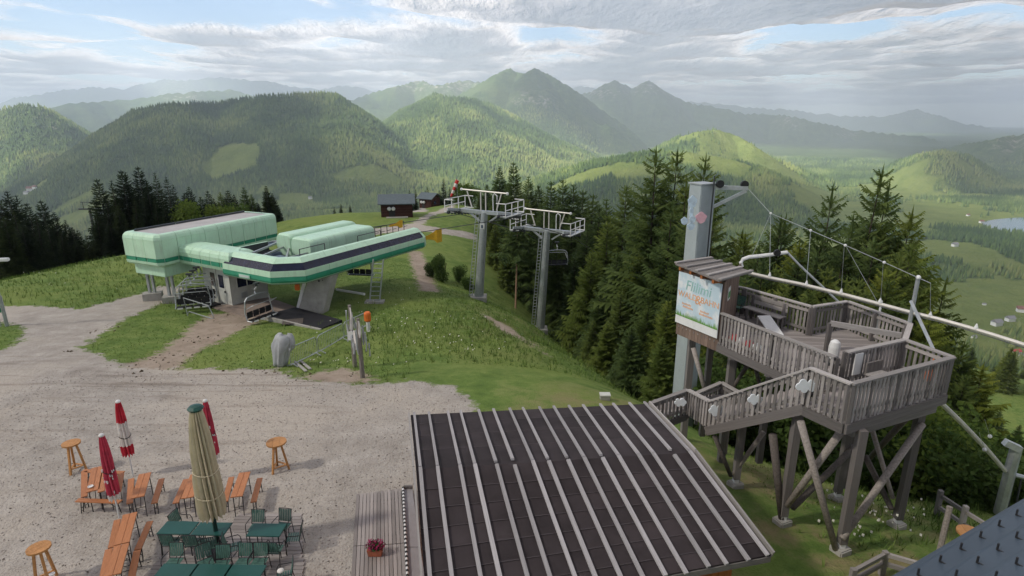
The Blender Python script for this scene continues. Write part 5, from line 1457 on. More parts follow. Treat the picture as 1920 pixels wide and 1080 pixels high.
t = thing('red_mat_roll', 'red and white padded roll behind the front railing slats of the platform', 'mat roll', z_(PT['G'], ZD))
for k in range(4):
    q = PT['G'].lerp(PT['F'], .10 + .075 * k) + Vector((.22, .12, 0)); MB().ball(z_(q, ZD + .2), .17, 8).build('pad', M_RED if k % 2 == 0 else M_WHITE, t)
q = PT['B'] + Vector((-.3, -.1, 0)); t = thing('orange_bag', 'small orange bag hanging inside the terrace corner railing', 'bag', z_(q, ZD + .3))
MB().ball(z_(q + Vector((-.25, .12, 0)), ZD + .5), .13, 7, 1.6).build('body', M_ORANGE, t); MB().tube(z_(q + Vector((-.25, .12, 0)), ZD + .65), z_(q + Vector((-.2, .12, 0)), ZD + .95), .015, n=5).build('strap', M_ORANGE, t)

# ------------------------------------------------------------------ ticket kiosk with its sign
ks = thing('kiosk', 'brown board kiosk with slatted lean-to roof on the platform', 'kiosk', z_(PT['G'], ZD))
Gp = z_(PT['G'], 0); Sp = z_(S_, 0); Tp = z_(T_, 0); Up = Vector((Sp.x + (Tp.x - Gp.x), Sp.y + (Tp.y - Gp.y), 0))
zt_f, zt_b = 5.95, 6.05
def wall_boards(a, b, z0, z1a, z1b, mat, nrm):
    ln = (b - a).length; k = max(2, int(ln / .14))
    for i in range(k):
        f_ = (i + .5) / k; p = a.lerp(b, f_)
        bar('wall_board', ks, z_(p, z0), z_(p, z1a + (z1b - z1a) * f_), ln / k - .008, .03, mat, up=nrm)
nr_ = Vector(((Tp - Gp).y, -(Tp - Gp).x, 0)).normalized()
wall_boards(Gp, Tp, ZD - .02, zt_f, zt_b - .1, M_SHACK, nr_)
wall_boards(Gp, Sp, ZD - .35, zt_f, zt_f + .05, M_SHACK, (Gp - Sp).cross(Vector((0, 0, 1))).normalized())
MB().loft([[z_(Gp.lerp(Up, .03), z), z_(Sp.lerp(Tp, .03), z), z_(Up.lerp(Gp, .03), z), z_(Tp.lerp(Sp, .03), z)] for z in (ZD, 5.8)]).build('inner_box', M_LOG, ks)
rc = [at(1266, 494, 6.12), at(1349, 526, 6.12), at(1410, 509, 6.12), at(1334, 484, 6.12)]
MB().prism([v - Vector((0, 0, .05)) for v in rc], .05).build('roof_board', M_WEATHER2, ks)
for i in range(5):
    f_ = (i + .04) / 4.05; bar('roof_batten', ks, rc[0].lerp(rc[1], f_) + Vector((0, 0, .035)), rc[3].lerp(rc[2], f_) + Vector((0, 0, .035)), .13, .05, M_WEATHERL)
for i in range(4): bar('rafter_end', ks, rc[0].lerp(rc[1], .12 + i * .25) - Vector((0, 0, .12)), rc[0].lerp(rc[1], .12 + i * .25) - Vector((0, 0, .12)) + (rc[3] - rc[0]) * .2, .09, .12, M_ORWALL)
p = Gp.lerp(Tp, .3) + nr_ * .03
MB().box(z_(p, 5.35), (.36, .02, .45), math.atan2((Tp - Gp).y, (Tp - Gp).x)).build('poster', M_WHITE, ks)
MB().box(z_(p + nr_ * .012, 5.32), (.32, .02, .22), math.atan2((Tp - Gp).y, (Tp - Gp).x)).build('poster_print', paint('print_green', (.07, .25, .08), .6), ks)

sg = thing('ride_sign', 'pale blue ride sign with orange lettering and painted grass on the kiosk', 'sign', z_(S_, ZD))
sx_ = (Gp - Sp).normalized(); sn = Vector((sx_.y, -sx_.x, 0)); sl = (Gp - Sp).length
SO = z_(Sp, 4.02) + sn * .06
def SG(u_, v_, o_=0.0): return SO + sx_ * (u_ * sl) + Vector((0, 0, v_ * 1.86)) + sn * o_
def sign_panel(name, u0, u1, v0, v1, mat, o0=0.0, o1=.03):
    return MB().loft([[SG(u0, v0, o0), SG(u1, v0, o0), SG(u1, v1, o0), SG(u0, v1, o0)], [SG(u0, v0, o1), SG(u1, v0, o1), SG(u1, v1, o1), SG(u0, v1, o1)]]).build(name, mat, sg)
ts = NT('sign_sky_print'); tcn = ts.coord('Object'); sp_ = ts.new('ShaderNodeSeparateXYZ'); ts.link(tcn, sp_.inputs[0])
cc_ = ts.mix(ts.sstep(ts.noise(tcn, 2.2, 4), .42, .62), (.50, .63, .71), (.70, .74, .76))
SKYP = ts.done(cc_, .45)
sign_panel('panel', 0, .99, .155, 1.0, SKYP)
sign_panel('footer', 0, .99, 0, .15, M_WHITE)
gm_ = MB(); rs = random.Random(2)
for k in range(70):
    u0 = k / 71.; h_ = rs.uniform(.04, .13); gm_.add([SG(u0, .155, .034), SG(u0 + .016, .155, .034), SG(u0 + .008 + rs.uniform(-.012, .012), .155 + h_, .034)], [(0, 1, 2)])
gm_.build('painted_grass', paint('print_leaf_green', (.14, .33, .06), .6), sg)
def text_mesh(name, body, size, u_, v_, mat, parent, o_=.035, shear=0.0):
    cu = bpy.data.curves.new(name, 'FONT'); cu.body = body; cu.size = size; cu.align_x = 'CENTER'; cu.extrude = .004; cu.shear = shear
    to = bpy.data.objects.new(name, cu); COL.objects.link(to)
    dg = bpy.context.evaluated_depsgraph_get(); me = bpy.data.meshes.new_from_object(to.evaluated_get(dg))
    bpy.data.objects.remove(to); bpy.data.curves.remove(cu)
    X_, Y_, Z_ = sx_, Vector((0, 0, 1)), sn
    Mx = Matrix((X_, Y_, Z_)).transposed().to_4x4()
    me.transform(Matrix.Translation(SG(u_, v_, o_) - org(parent)) @ Mx)
    me.materials.clear(); me.materials.append(mat)
    return link(bpy.data.objects.new(name, me), parent)
M_PTXT = paint('print_teal', (.30, .52, .50), .6); M_OTXT = paint('print_orange', (.72, .38, .20), .6)
text_mesh('lettering', 'Flilimi', .50, .48, .70, M_PTXT, sg, shear=.15)
text_mesh('lettering', 'WALD', .30, .25, .54, M_OTXT, sg); text_mesh('lettering', '&', .46, .51, .49, M_OTXT, sg); text_mesh('lettering', 'BAHN', .30, .77, .54, M_OTXT, sg)
sm_ = MB()
for u0, v0, w_ in ((.14, .40, .2), (.16, .345, .24), (.58, .37, .17), (.56, .315, .3)):
    k = 0
    while k * .028 < w_:
        a, b = u0 + k * .028, v0 - k * .0; hh_ = .03 if k % 3 else .038
        sm_.loft([[SG(a, b, .031), SG(a + .018, b, .031), SG(a + .018, b + hh_, .031), SG(a, b + hh_, .031)], [SG(a, b, .036), SG(a + .018, b, .036), SG(a + .018, b + hh_, .036), SG(a, b + hh_, .036)]]); k += 1
tag(sm_.build('small_print', M_OTXT, sg), kind='stuff')

# cloud-shaped boards on the stair railing
def cloud_board(px, py, Y, r_, label, seed):
    c_ = atY(px, py, Y); rs = random.Random(seed); t = thing('cloud_board', label, 'cloud board', c_)
    base = [(math.cos(a) * r_ * 1.25, math.sin(a) * r_ * .8) for a in (0, 1.1, 2.2, 3.3, 4.4, 5.4)]
    pts_ = []
    n_ = 72
    for k in range(n_):
        a = 2 * math.pi * k / n_
        best = .55 * r_
        for bx_, by_ in base:
            q = .42 * r_ * (1 + .2 * math.sin(seed + bx_ * 9)); bx2, by2 = bx_ * .78, by_ * .74
            pj = bx2 * math.cos(a) + by2 * math.sin(a); d2 = bx2 * bx2 + by2 * by2 - pj * pj
            if q * q > d2: best = max(best, pj + math.sqrt(q * q - d2))
        pts_.append(c_ + Vector((best * math.cos(a), 0, best * math.sin(a))))
    dirv = Vector((.05, .035, 0))
    MB().loft([pts_, [v + Vector((0, -.03, 0)) for v in pts_]]).build('board', M_CLOUD, t)
cloud_board(1275, 754, R1.y - .55, .14, 'small white cloud board on the lowest stair railing', 1)
cloud_board(1344, 769, R2.y - .22, .18, 'white cloud board at the landing corner of the stair', 2)
cloud_board(1417, 748, 14.75, .16, 'white cloud board halfway up the stair railing', 3)
cloud_board(1513, 723, 13.72, .20, 'widest white cloud board at the top of the stair railing', 4)

# ------------------------------------------------------------------ pylon, cable and hanging track
pb = Vector((7.9, 24.4, gz(7.9, 24.4) - .3)); pt = atY(1319, 345, 24.4)
py_ = thing('ride_pylon', 'square pale grey steel pylon rising behind the kiosk', 'pylon', pb)
MB().box((7.86, 24.4, (pb.z + pt.z) / 2), (.78, .72, pt.z - pb.z), .45).build('mast', paint('pale_grey_mast', (.38, .43, .45), .5, .2, var=.06), py_, bevel=.03)
MB().box((7.86, 24.4, pt.z + .03), (.86, .8, .05), .45).build('cap_plate', M_STEEL, py_)
aE = atY(1402, 353, 24.0)
mb = MB(); mb.beam(Vector((8.1, 24.3, pt.z - .12)), aE, .14, .16); mb.beam(Vector((8.1, 24.3, pt.z - 1.05)), aE - Vector((.05, 0, .1)), .1, .12); mb.build('arm', M_STEEL, py_)
for q in ((1350, 345), (1396, 346)):
    c_ = atY(*q, 24.05); MB().tube(c_ - Vector((0, .06, 0)), c_ + Vector((0, .06, 0)), .16, n=12).build('pulley', M_BLACK, py_)
mb = MB(); mb.box((8.17, 23.98, (pb.z + pt.z) / 2 + 3), (.05, .05, 6)); mb.build('cable_duct', M_STEELD, py_)
fg = thing('painted_figure', 'pale blue flower-like cutout with pink wing fixed on the pylon', 'cutout', atY(1300, 405, 23.8))
def blob(name, q, rx, rz_, mat, Y=23.75):
    c_ = atY(*q, Y); MB().loft([[c_ + Vector((rx * math.cos(a) * (1 + .12 * math.sin(5 * a)), dy, rz_ * math.sin(a) * (1 + .1 * math.cos(4 * a)))) for a in [2 * math.pi * k / 20 for k in range(20)]] for dy in (0, -.05)]).build(name, mat, fg)
M_PB = paint('pale_blue_board', (.50, .62, .72), .6, var=.2, scale=6); M_PK = paint('pink_board', (.70, .42, .48), .6, var=.15)
blob('head', (1298, 378), .18, .24, M_PB, 23.72); blob('stalk', (1296, 397), .08, .25, M_PB, 23.7); blob('petal', (1283, 414), .14, .15, M_PB, 23.66); blob('petal', (1295, 424), .15, .15, M_PB, 23.63); blob('petal', (1298, 411), .13, .14, M_PB, 23.6); blob('wing', (1314, 408), .22, .22, M_PK, 23.68)
def Yr(px): return 20.6 + (px - 1400) * (17.3 - 20.6) / (1707 - 1400) if px < 1707 else 17.3 - (px - 1707) * .011
rail_px = [(1402, 511), (1450, 522), (1500, 532), (1545, 543), (1590, 554), (1650, 570), (1710, 586), (1760, 598), (1810, 612), (1860, 627), (1920, 646), (2010, 676)]
tk = thing('hanging_track', 'pale suspended ride track sweeping past the platform', 'ride track', atY(1402, 511, Yr(1402)))
mb = MB(); mb.path([atY(*q, Yr(q[0])) for q in rail_px], .055, 8); mb.build('track_tube', M_RAIL, tk)
mb = MB(); mb.path([atY(*q, Yr(q[0])) + Vector((0, 0, -.085)) for q in rail_px], .014, 6); mb.build('guide_tube', M_STEELD, tk)
cv = [(1391, 500), (1389, 492), (1393, 486), (1404, 482), (1425, 480), (1450, 477), (1476, 473)]
mb = MB(); mb.path([atY(*q, 20.7) for q in cv], .07, 8); mb.build('curved_end', M_WHITE, tk)
mb = MB(); mb.path([atY(1476, 473, 20.7), atY(1500, 498, 20.5), atY(1572, 566, 19.9)], .04, 6); mb.build('strut', M_STEEL, tk)
p = atY(1457, 474, 20.6); MB().tube(p - Vector((0, .05, 0)), p + Vector((0, .05, 0)), .12, n=10).build('end_pulley', M_BLACK, tk)
nodes = [(1445, 400), (1520, 432), (1585, 460), (1658, 492), (1722, 521), (1745, 531)]
cb_ = thing('support_cable', 'thin cable with white knobs running from the pylon over the platform', 'cable', atY(1400, 353, 24))
mb = MB(); mb.path([aE] + [atY(*q, 23.2 + (Yr(q[0]) - 23.2) * min(1, (q[0] - 1400) / 180.)) for q in nodes], .012, 5); mb.build('cable', M_STEEL, cb_)
for q in nodes[:-1]: MB().ball(atY(*q, 23.2 + (Yr(q[0]) - 23.2) * min(1, (q[0] - 1400) / 180.)), .048, 7).build('knob', M_WHITE, cb_)
for a, b in (((1520, 432), (1512, 533)), ((1583, 461), (1577, 549)), ((1586, 461), (1645, 566)), ((1656, 493), (1651, 568)), ((1745, 531), (1744, 592)), ((1445, 401), (1443, 517)), ((1445, 401), (1410, 480))):
    MB().tube(atY(*a, Yr(a[0]) if a[0] > 1560 else 21.5), atY(*b, Yr(b[0])), .007, n=4).build('hanger', M_STEEL, tk)
for q in ((1443, 517), (1512, 533), (1577, 548), (1650, 566), (1744, 592), (1830, 615)):
    c_ = atY(*q, Yr(q[0])); MB().lathe([(.06, -.02), (.05, .03), (.015, .13)], 8, c_).build('hanger_shoe', M_WHITE, tk)
# mast at the platform corner carrying cable and track
mp = thing('track_mast', 'slim steel mast with a stay at the outer platform corner', 'mast', z_(PT['N'], ZD))
m0, m1 = z_(PT['N'] + Vector((.05, .1, 0)), 2.5), atY(1722, 520, PT['N'].y + .1)
mb = MB(); mb.tube(m0, m1, .06, n=8); mb.build('tube', M_STEEL, mp); MB().ball(m1, .07, 7).build('tip', M_WHITE, mp)
mb = MB(); mb.tube(atY(1708, 565, PT['N'].y), atY(1750, 655, 15.4), .05, n=6); mb.build('stay', M_STEEL, mp)
# steel frame down the slope on the right and its pale tube
fp = at(1877, 948, -1.1); ft_ = atY(1906, 838, fp.y)
fr = thing('steel_portal', 'grey steel portal post with a short head beam beside the slate roof', 'post', fp)
MB().tube(fp - Vector((0, 0, .3)), Vector((ft_.x, fp.y, ft_.z)), .16, n=8).build('post', M_STEEL, fr)
MB().beam(atY(1884, 829, fp.y), atY(1912, 842, fp.y - .1), .2, .2).build('head_beam', M_STEEL, fr)
MB().tube(atY(1893, 888, fp.y), atY(1960, 905, fp.y - .3), .07, n=6).build('cross_tube', M_STEEL, fr)
for k in range(4): MB().tube(atY(1902 + k * 14, 890 + k * 3, fp.y), atY(1890 + k * 14, 950 + k * 2, fp.y), .03, n=5).build('infill_bar', M_STEELD, fr)
o = MB().path([atY(1749, 741, 14.6), atY(1800, 790, 15.1), atY(1846, 838, 15.6), atY(1884, 882, fp.y)], .07, 7).build('track_return_tube', M_RAIL); tag(o, 'pale tube running from the platform corner down to the portal post', 'tube')
for k, q in enumerate(((1770, 742), (1846, 843), (1856, 818))):
    c_ = atY(*q, 14.8 + k * .5); 
    o = MB().ball(c_, .06, 7).build('cable_knob', M_WHITE); tag(o, 'small white knob on the slope-side wire below the platform', 'knob', 'white knobs on the slope wire')
    MB().tube(c_, c_ + Vector((-.5, -.25, .7)), .008, n=4).build('wire', M_STEEL, o)
# split-rail fence pieces
def fence(name, label, posts_px, rails, z1):
    g = [ground(*q) for q in posts_px]
    t = thing(name, label, 'fence', g[0])
    for q in g: bar('post', t, q - Vector((0, 0, .3)), q + Vector((rng.uniform(-.05, .05), 0, z1)), .12, .12, M_WEATHER)
    for a, b in zip(g, g[1:]):
        for h_ in rails: bar('rail', t, a + Vector((0, 0, h_)), b + Vector((0, 0, h_)), .08, .1, M_WEATHER)
    return t
fence('rail_fence', 'split-rail fence with two rails beside the round table', [(1756, 968), (1800, 1000), (1860, 1040)], (.35, .75), .95)
fence('rail_fence', 'low timber fence corner under the slate roof edge', [(1592, 1112), (1652, 1078), (1725, 1100)], (.35, .62), .7)
a_, b_ = ground(1757, 1052), atY(1781, 950, ground(1757, 1052).y + .2)
o = MB().tube(a_, b_, .07, n=8).build('leaning_pole', M_LOG2); tag(o, 'single leaning pole by the split-rail fence', 'pole')
bar_table(1820, 998, .62, 'round table with orange-brown top half hidden behind the slate roof', z0=gz(*at(1820, 998, .6)[:2]))

# ------------------------------------------------------------------ village houses down in the valley
M_VROOF = paint('village_roof', (.20, .10, .08), .8); M_VRED = paint('village_red_roof', (.42, .06, .05), .8); M_VGREY = paint('village_grey_roof', (.22, .22, .23), .8)
for px, py, s_, rm, lb in ((1905, 664, 13, M_VRED, 'far valley house with a bright red roof'), (1913, 668, 9, M_VGREY, 'far valley house with a white gable next to the red roof'), (1886, 672, 7, M_VGREY, 'small pale valley shed below the red-roofed house'),
                           (1768, 616, 15, M_VGREY, 'long white valley barn seen beyond the platform mast'), (1776, 636, 9, M_VGREY, 'small white valley house below the long barn'), (1845, 572, 7, M_VGREY, 'lone white valley hut on the wide green field'),
                           (1868, 610, 18, M_VGREY, 'pale valley farmhouse at the field edge'), (1893, 602, 16, M_VGREY, 'cream valley farmhouse beside the lane'), (1915, 585, 18, M_VROOF, 'white valley farmhouse with a brown roof'), (1826, 634, 9, M_VGREY, 'narrow pale valley house among trees'),
                           (1815, 405, 14, M_VROOF, 'cream house near the lake shore'), (1840, 418, 16, M_VROOF, 'long cream house at the corner of the lake'), (1790, 462, 18, M_VGREY, 'white farm among the dark woods below the lake'),
                           (58, 358, 34, M_VROOF, 'large pale building in the far left valley'), (66, 354, 26, M_VROOF, 'second pale building in the far left valley'), (50, 364, 24, M_VGREY, 'third pale building in the far left valley'), (582, 373, 18, M_VGREY, 'pale farmhouse above the bright valley meadow')):
    g = ground(px, py); t = thing('valley_house', lb, 'house', g, rng.uniform(-.5, .5), 'houses down in the valley', local=True)
    MB().box((0, 0, s_ * .22), (s_, s_ * .65, s_ * .5)).build('wall', M_WHITE, t)
    MB().prism([(-s_ * .55, -s_ * .4, s_ * .45), (-s_ * .55, s_ * .4, s_ * .45), (-s_ * .55, 0, s_ * .78)], Vector((s_ * 1.1, 0, 0))).build('roof', rm, t)

# ------------------------------------------------------------------ trees
def leaf_mat(name, dark, mid, light, trans=.4):
    t = NT(name); v = t.coord('Object')
    oi = t.new('ShaderNodeObjectInfo')
    c = t.ramp(t.noise(v, 9.0, 3, .7), [(0.3, dark), (0.55, mid), (0.8, light)])
    k = t.ramp(oi.outputs['Random'], [(0, (.6, .64, .7)), (.5, (1, 1, 1)), (1, (1.5, 1.3, .95))])
    c = t.mix(1.0, c, k, 'MULTIPLY')
    t.done(c, .75, 0, .12)
    tl = t.new('ShaderNodeBsdfTranslucent'); t.link(c, tl.inputs['Color'])
    ms = t.new('ShaderNodeMixShader'); ms.inputs[0].default_value = trans
    t.link(t.bsdf.outputs[0], ms.inputs[1]); t.link(tl.outputs[0], ms.inputs[2]); t.link(ms.outputs[0], t.out.inputs['Surface'])
    return t.m
M_SPR = leaf_mat('spruce_needles', (.048, .08, .028), (.10, .148, .046), (.165, .215, .066))
M_SPRD = leaf_mat('shaded_spruce_needles', (.009, .019, .009), (.02, .036, .014), (.04, .062, .021))  # spruce needles darkened: shade of the backlit left stands put into the colour
M_LARCH = leaf_mat('larch_needles', (.065, .10, .024), (.13, .18, .042), (.205, .245, .065))
M_BROAD = leaf_mat('broad_leaves', (.042, .08, .02), (.09, .145, .034), (.15, .205, .05))
M_BARK = wood('conifer_bark', (.055, .042, .035), False, (4, 4, 1))
M_BARKP = wood('pine_bark', (.30, .19, .13), False, (4, 4, 1))
def conifer_mesh(seed, whorls, nbr, rad, droop, bare, segs=7, ragged=.25, spray=.42):
    """crown of unit height: whorls of boughs carrying flat needle sprays"""
    rs = random.Random(seed); V, Fc = [], []
    for i in range(whorls):
        f = (i + rs.uniform(-.3, .3)) / whorls
        z = bare + (1 - bare) * f
        if z > .985: continue
        prof = (1 - f) ** .74 * (1 if f > .08 else .75 + 3 * f)
        n_ = max(4, int(nbr * (1 - .5 * f)))
        a0 = rs.uniform(0, 6.28)
        for k in range(n_):
            a = a0 + 2 * math.pi * k / n_ + rs.uniform(-.25, .25)
            ln = rad * prof * rs.uniform(1 - ragged * 1.6, 1 + ragged) + .012
            if rs.random() < .05: continue
            d = Vector((math.cos(a), math.sin(a), 0)); s = Vector((-d.y, d.x, 0))
            pit = -droop * (1 - f) + .35 * f
            def P_(t): return Vector((0, 0, z)) + d * (ln * t) + Vector((0, 0, ln * (pit * t - .42 * (1 - f) * t * t + .22 * t ** 3)))
            for j in range(segs):
                t0 = .12 + .88 * j / segs; t1 = .12 + .88 * (j + 1) / segs
                p0, p1 = P_(t0), P_(min(1, t1))
                wdt = ln * spray * (1 - t0 * .72) * rs.uniform(.7, 1.2)
                hang = Vector((0, 0, -wdt * rs.uniform(.25, .75)))
                for sg_ in (-1, 1):
                    tip = p1 + s * (sg_ * wdt) + d * (wdt * .45) + hang
                    b = len(V); V += [p0, p1 + d * ln * .03, tip]; Fc.append((b, b + 1, b + 2))
                if j % 2 == 0:      # twigs hanging below the bough
                    b = len(V); q = p0 + Vector((0, 0, -ln * rs.uniform(.12, .3))) + s * rs.uniform(-.1, .1) * ln; V += [p0, p1, q]; Fc.append((b, b + 1, b + 2))
            b = len(V); V += [P_(.9) + s * ln * .05, P_(.9) - s * ln * .05, P_(1.0) + d * ln * .1]; Fc.append((b, b + 1, b + 2))
    for k in range(5):          # leader
        a = k * 1.256; b = len(V); V += [Vector((.006 * math.cos(a), .006 * math.sin(a), .93)), Vector((.006 * math.cos(a + 1.5), .006 * math.sin(a + 1.5), .95)), Vector((0, 0, 1.01))]; Fc.append((b, b + 1, b + 2))
    me = bpy.data.meshes.new('crown'); me.from_pydata([tuple(v) for v in V], [], Fc); me.update()
    return me
def trunk_mesh(r):
    b = MB(); b.path([(0, 0, -.06), (.003, 0, .3), (-.002, .003, .65), (0, 0, .97)], [r, r * .75, r * .42, r * .08], 7)
    me = bpy.data.meshes.new('trunk'); me.from_pydata(b.v, [], b.f); me.update(); return me
TRUNK = trunk_mesh(.0105)
CROWNS = {
    'spruce': [conifer_mesh(11 + i, 46, 13, .19 + .02 * (i % 3), .28, .04, 7, .25, .5) for i in range(4)],
    'slim': [conifer_mesh(31 + i, 44, 11, .125 + .012 * i, .34, .05) for i in range(3)],
    'sparse': [conifer_mesh(51 + i, 42, 12, .215, .22, .05, 8, .34, .46) for i in range(3)],
    'larch': [conifer_mesh(71 + i, 46, 13, .215, .05, .05, 8, .4, .55) for i in range(3)],
    'pine': [conifer_mesh(91, 20, 11, .19, .05, .5, 7, .4, .5)],
}
TN = 0
def tree(px, tpy, Y, kind, mat, label, group, base=None, min_h=3.0, hmax=30.0):
    global TN
    tp = atY(px, tpy, Y); zg = gz(tp.x, tp.y)
    h = max(min_h, min(hmax, tp.z - zg))
    nm = {'spruce': 'spruce_tree', 'slim': 'spruce_tree', 'sparse': 'spruce_tree', 'larch': 'larch_tree', 'pine': 'pine_tree'}[kind]
    t = thing(nm, label, 'tree', (tp.x, tp.y, zg), rng.uniform(0, 6.28), group, local=True)
    wf_ = rng.uniform(.92, 1.12) * (1.25 if h < 6 else 1.0)
    if h > 20: wf_ *= 20.0 / h * 1.05
    t.scale = (h * wf_, h * wf_, h); t.rotation_euler = (rng.gauss(0, .018), rng.gauss(0, .018), t.rotation_euler[2])
    vs_ = CROWNS[kind]; me = vs_[TN % len(vs_)]; TN += 1
    key = me.name + mat.name
    if key not in CUBES:
        m2 = me.copy(); m2.materials.clear(); m2.materials.append(mat); CUBES[key] = m2
    link(bpy.data.objects.new('crown', CUBES[key]), t)
    k2 = 'trunk' + ('p' if kind == 'pine' else '')
    if k2 not in CUBES:
        m2 = TRUNK.copy(); m2.materials.append(M_BARKP if kind == 'pine' else M_BARK); CUBES[k2] = m2
    link(bpy.data.objects.new('trunk', CUBES[k2]), t)
    return t
LB_L = 'dark spruce in the dense stand beyond the meadow behind the lamp post'
for px, ty, Y in ((-12, 372, 72), (14, 358, 74), (32, 366, 78), (52, 380, 70), (75, 374, 76), (98, 398, 72), (22, 392, 66), (62, 400, 64), (88, 415, 66), (118, 412, 74), (133, 425, 72), (108, 432, 68), (150, 430, 76), (160, 440, 70), (40, 420, 62), (5, 405, 60), (140, 448, 68), (172, 446, 72), (-30, 395, 62)):
    tree(px, ty, Y, 'slim' if rng.random() < .5 else 'spruce', M_SPRD, LB_L, 'spruces beyond the meadow on the lamp-post side')
LB_M = 'dark spruce in the tall stand directly behind the station garage'
for px, ty, Y in ((183, 334, 78), (204, 338, 80), (213, 350, 76), (228, 318, 80), (239, 322, 84), (258, 311, 80), (274, 338, 78), (287, 324, 82), (300, 340, 84), (312, 331, 82), (196, 372, 74), (220, 385, 72), (248, 372, 74), (268, 380, 72), (290, 372, 76), (322, 346, 86), (334, 366, 80), (310, 385, 76), (178, 400, 72), (206, 420, 70), (236, 425, 70), (345, 360, 90)):
    tree(px, ty, Y, 'slim' if rng.random() < .4 else 'spruce', M_SPRD, LB_M, 'spruces behind the station garage')
LB_R = 'smaller spruce in the row over the garage roof, nearer the bare ridge'
for px, ty, Y in ((356, 350, 96), (378, 368, 96), (390, 357, 100), (402, 372, 98), (412, 360, 102), (426, 356, 100), (440, 364, 98), (456, 350, 104), (472, 364, 104), (499, 348, 96), (511, 362, 98), (485, 380, 96), (372, 385, 90), (398, 390, 90), (425, 388, 92), (450, 385, 94), (520, 386, 100)):
    tree(px, ty, Y, 'spruce', M_SPRD if rng.random() < .6 else M_SPR, LB_R, 'spruces over the garage roof')
LB_H = 'small spruce standing on the open ridge near the huts'
for px, ty, Y in ((626, 388, 108), (656, 384, 107), (768, 356, 122), (777, 355, 124), (803, 350, 140), (796, 356, 136), (831, 334, 135), (824, 356, 132), (843, 350, 130), (640, 404, 104), (880, 352, 128)):
    tree(px, ty, Y, 'slim', M_SPRD, LB_H, 'small spruces on the ridge', min_h=2.0)
LB_T = 'spruce in the wood behind the lift towers'
for px, ty, Y in ((935, 311, 92), (915, 345, 98), (952, 345, 88), (968, 302, 84), (993, 330, 82), (1012, 346, 84), (1034, 338, 80), (1060, 334, 78), (1080, 344, 78), (1095, 355, 80), (1110, 362, 76), (900, 358, 104), (945, 372, 74), (985, 372, 70), (1022, 378, 68), (1050, 372, 70), (920, 385, 78), (1000, 400, 64), (1040, 410, 62), (1075, 395, 66), (960, 400, 68), (930, 420, 70), (985, 440, 64), (1120, 385, 72), (1142, 372, 74), (1045, 460, 60), (1078, 470, 58), (950, 455, 64), (1100, 420, 62)):
    tree(px, ty, Y, 'spruce', M_SPR, LB_T, 'spruces behind the lift towers')
LB_LR = 'feathery light green larch on the slope between lift towers and pylon'
for px, ty, Y in ((1170, 344, 62), (1140, 400, 58), (1205, 400, 52), (1108, 470, 50), (1150, 468, 48), (1195, 480, 44), (1235, 500, 40), (1168, 540, 42), (1215, 570, 36), (1122, 545, 46), (1255, 560, 34), (1092, 520, 52), (1185, 610, 34), (1245, 630, 31), (1140, 605, 40), (1222, 450, 46), (1265, 480, 42), (1112, 600, 44)):
    tree(px, ty, Y, 'larch' if rng.random() < .75 else 'spruce', M_LARCH if rng.random() < .7 else M_SPR, LB_LR, 'larches below the lift towers')
LB_B = 'tall broad spruce standing just beside the grey ride pylon'
for px, ty, Y in ((1237, 276, 44), (1268, 279, 46), (1311, 289, 45), (1290, 330, 42), (1215, 350, 50), (1252, 372, 40), (1292, 400, 38), (1345, 395, 40), (1330, 430, 36)):
    tree(px, ty, Y, 'sparse', M_SPR, LB_B, 'tall spruces beside the ride pylon')
LB_P = 'spruce rising behind the viewing platform and hanging track'
for px, ty, Y in ((1556, 345, 42), (1629, 310, 40), (1650, 338, 41), (1605, 400, 38), (1675, 420, 38), (1528, 430, 40), (1585, 450, 36), (1640, 440, 35), (1472, 404, 44), (1770, 520, 38), (1500, 480, 38), (1435, 480, 34), (1365, 470, 34), (1555, 500, 34), (1615, 520, 32), (1392, 500, 30), (1482, 525, 29), (1540, 470, 37), (1668, 470, 34), (1710, 470, 36), (1425, 455, 38), (1580, 520, 30), (1640, 545, 29), (1742, 545, 33)):
    tree(px, ty, Y, 'sparse', M_SPR, LB_P, 'spruces behind the viewing platform')
LB_Q = 'light green larch rising behind the viewing platform'
for px, ty, Y in ((1446, 398, 46), (1702, 388, 39), (1690, 450, 36), (1730, 500, 36), (1410, 440, 42), (1405, 520, 32), (1460, 500, 34), (1520, 540, 32), (1668, 520, 32), (1720, 570, 31), (1765, 610, 30), (1805, 640, 31), (1735, 640, 27), (1848, 680, 30), (1800, 700, 27), (1375, 520, 33), (1495, 450, 40), (1600, 470, 36), (1660, 500, 33), (1445, 540, 30), (1560, 545, 29), (1690, 560, 29), (1380, 430, 44), (1745, 580, 29)):
    tree(px, ty, Y, 'larch', M_LARCH, LB_Q, 'larches behind the viewing platform')
LB_S = 'spruce on the wooded slope falling away beyond the platform'
rs_ = random.Random(12)
for k in range(170):
    px = rs_.uniform(1340, 2000) if k < 46 else rs_.uniform(1620, 2050); Y = rs_.uniform(34, 120) if k < 46 else rs_.uniform(50, 330); x_ = (px - 960) / F_PX * Y
    g_ = Vector((x_, Y, gz(x_, Y))); h_ = rs_.uniform(9, 17)
    ty = project(g_ + Vector((0, 0, h_)))
    if ty[1] < (560 if ty[0] < 1700 else 640): continue
    tree(ty[0], ty[1], Y, rs_.choice(('spruce', 'larch', 'spruce')), M_LARCH if rs_.random() < .5 else M_SPR, LB_S, 'trees on the slope beyond the platform')
tree(967, 372, 58, 'pine', M_SPR, 'pine with a long bare reddish trunk between the two lift towers', None)
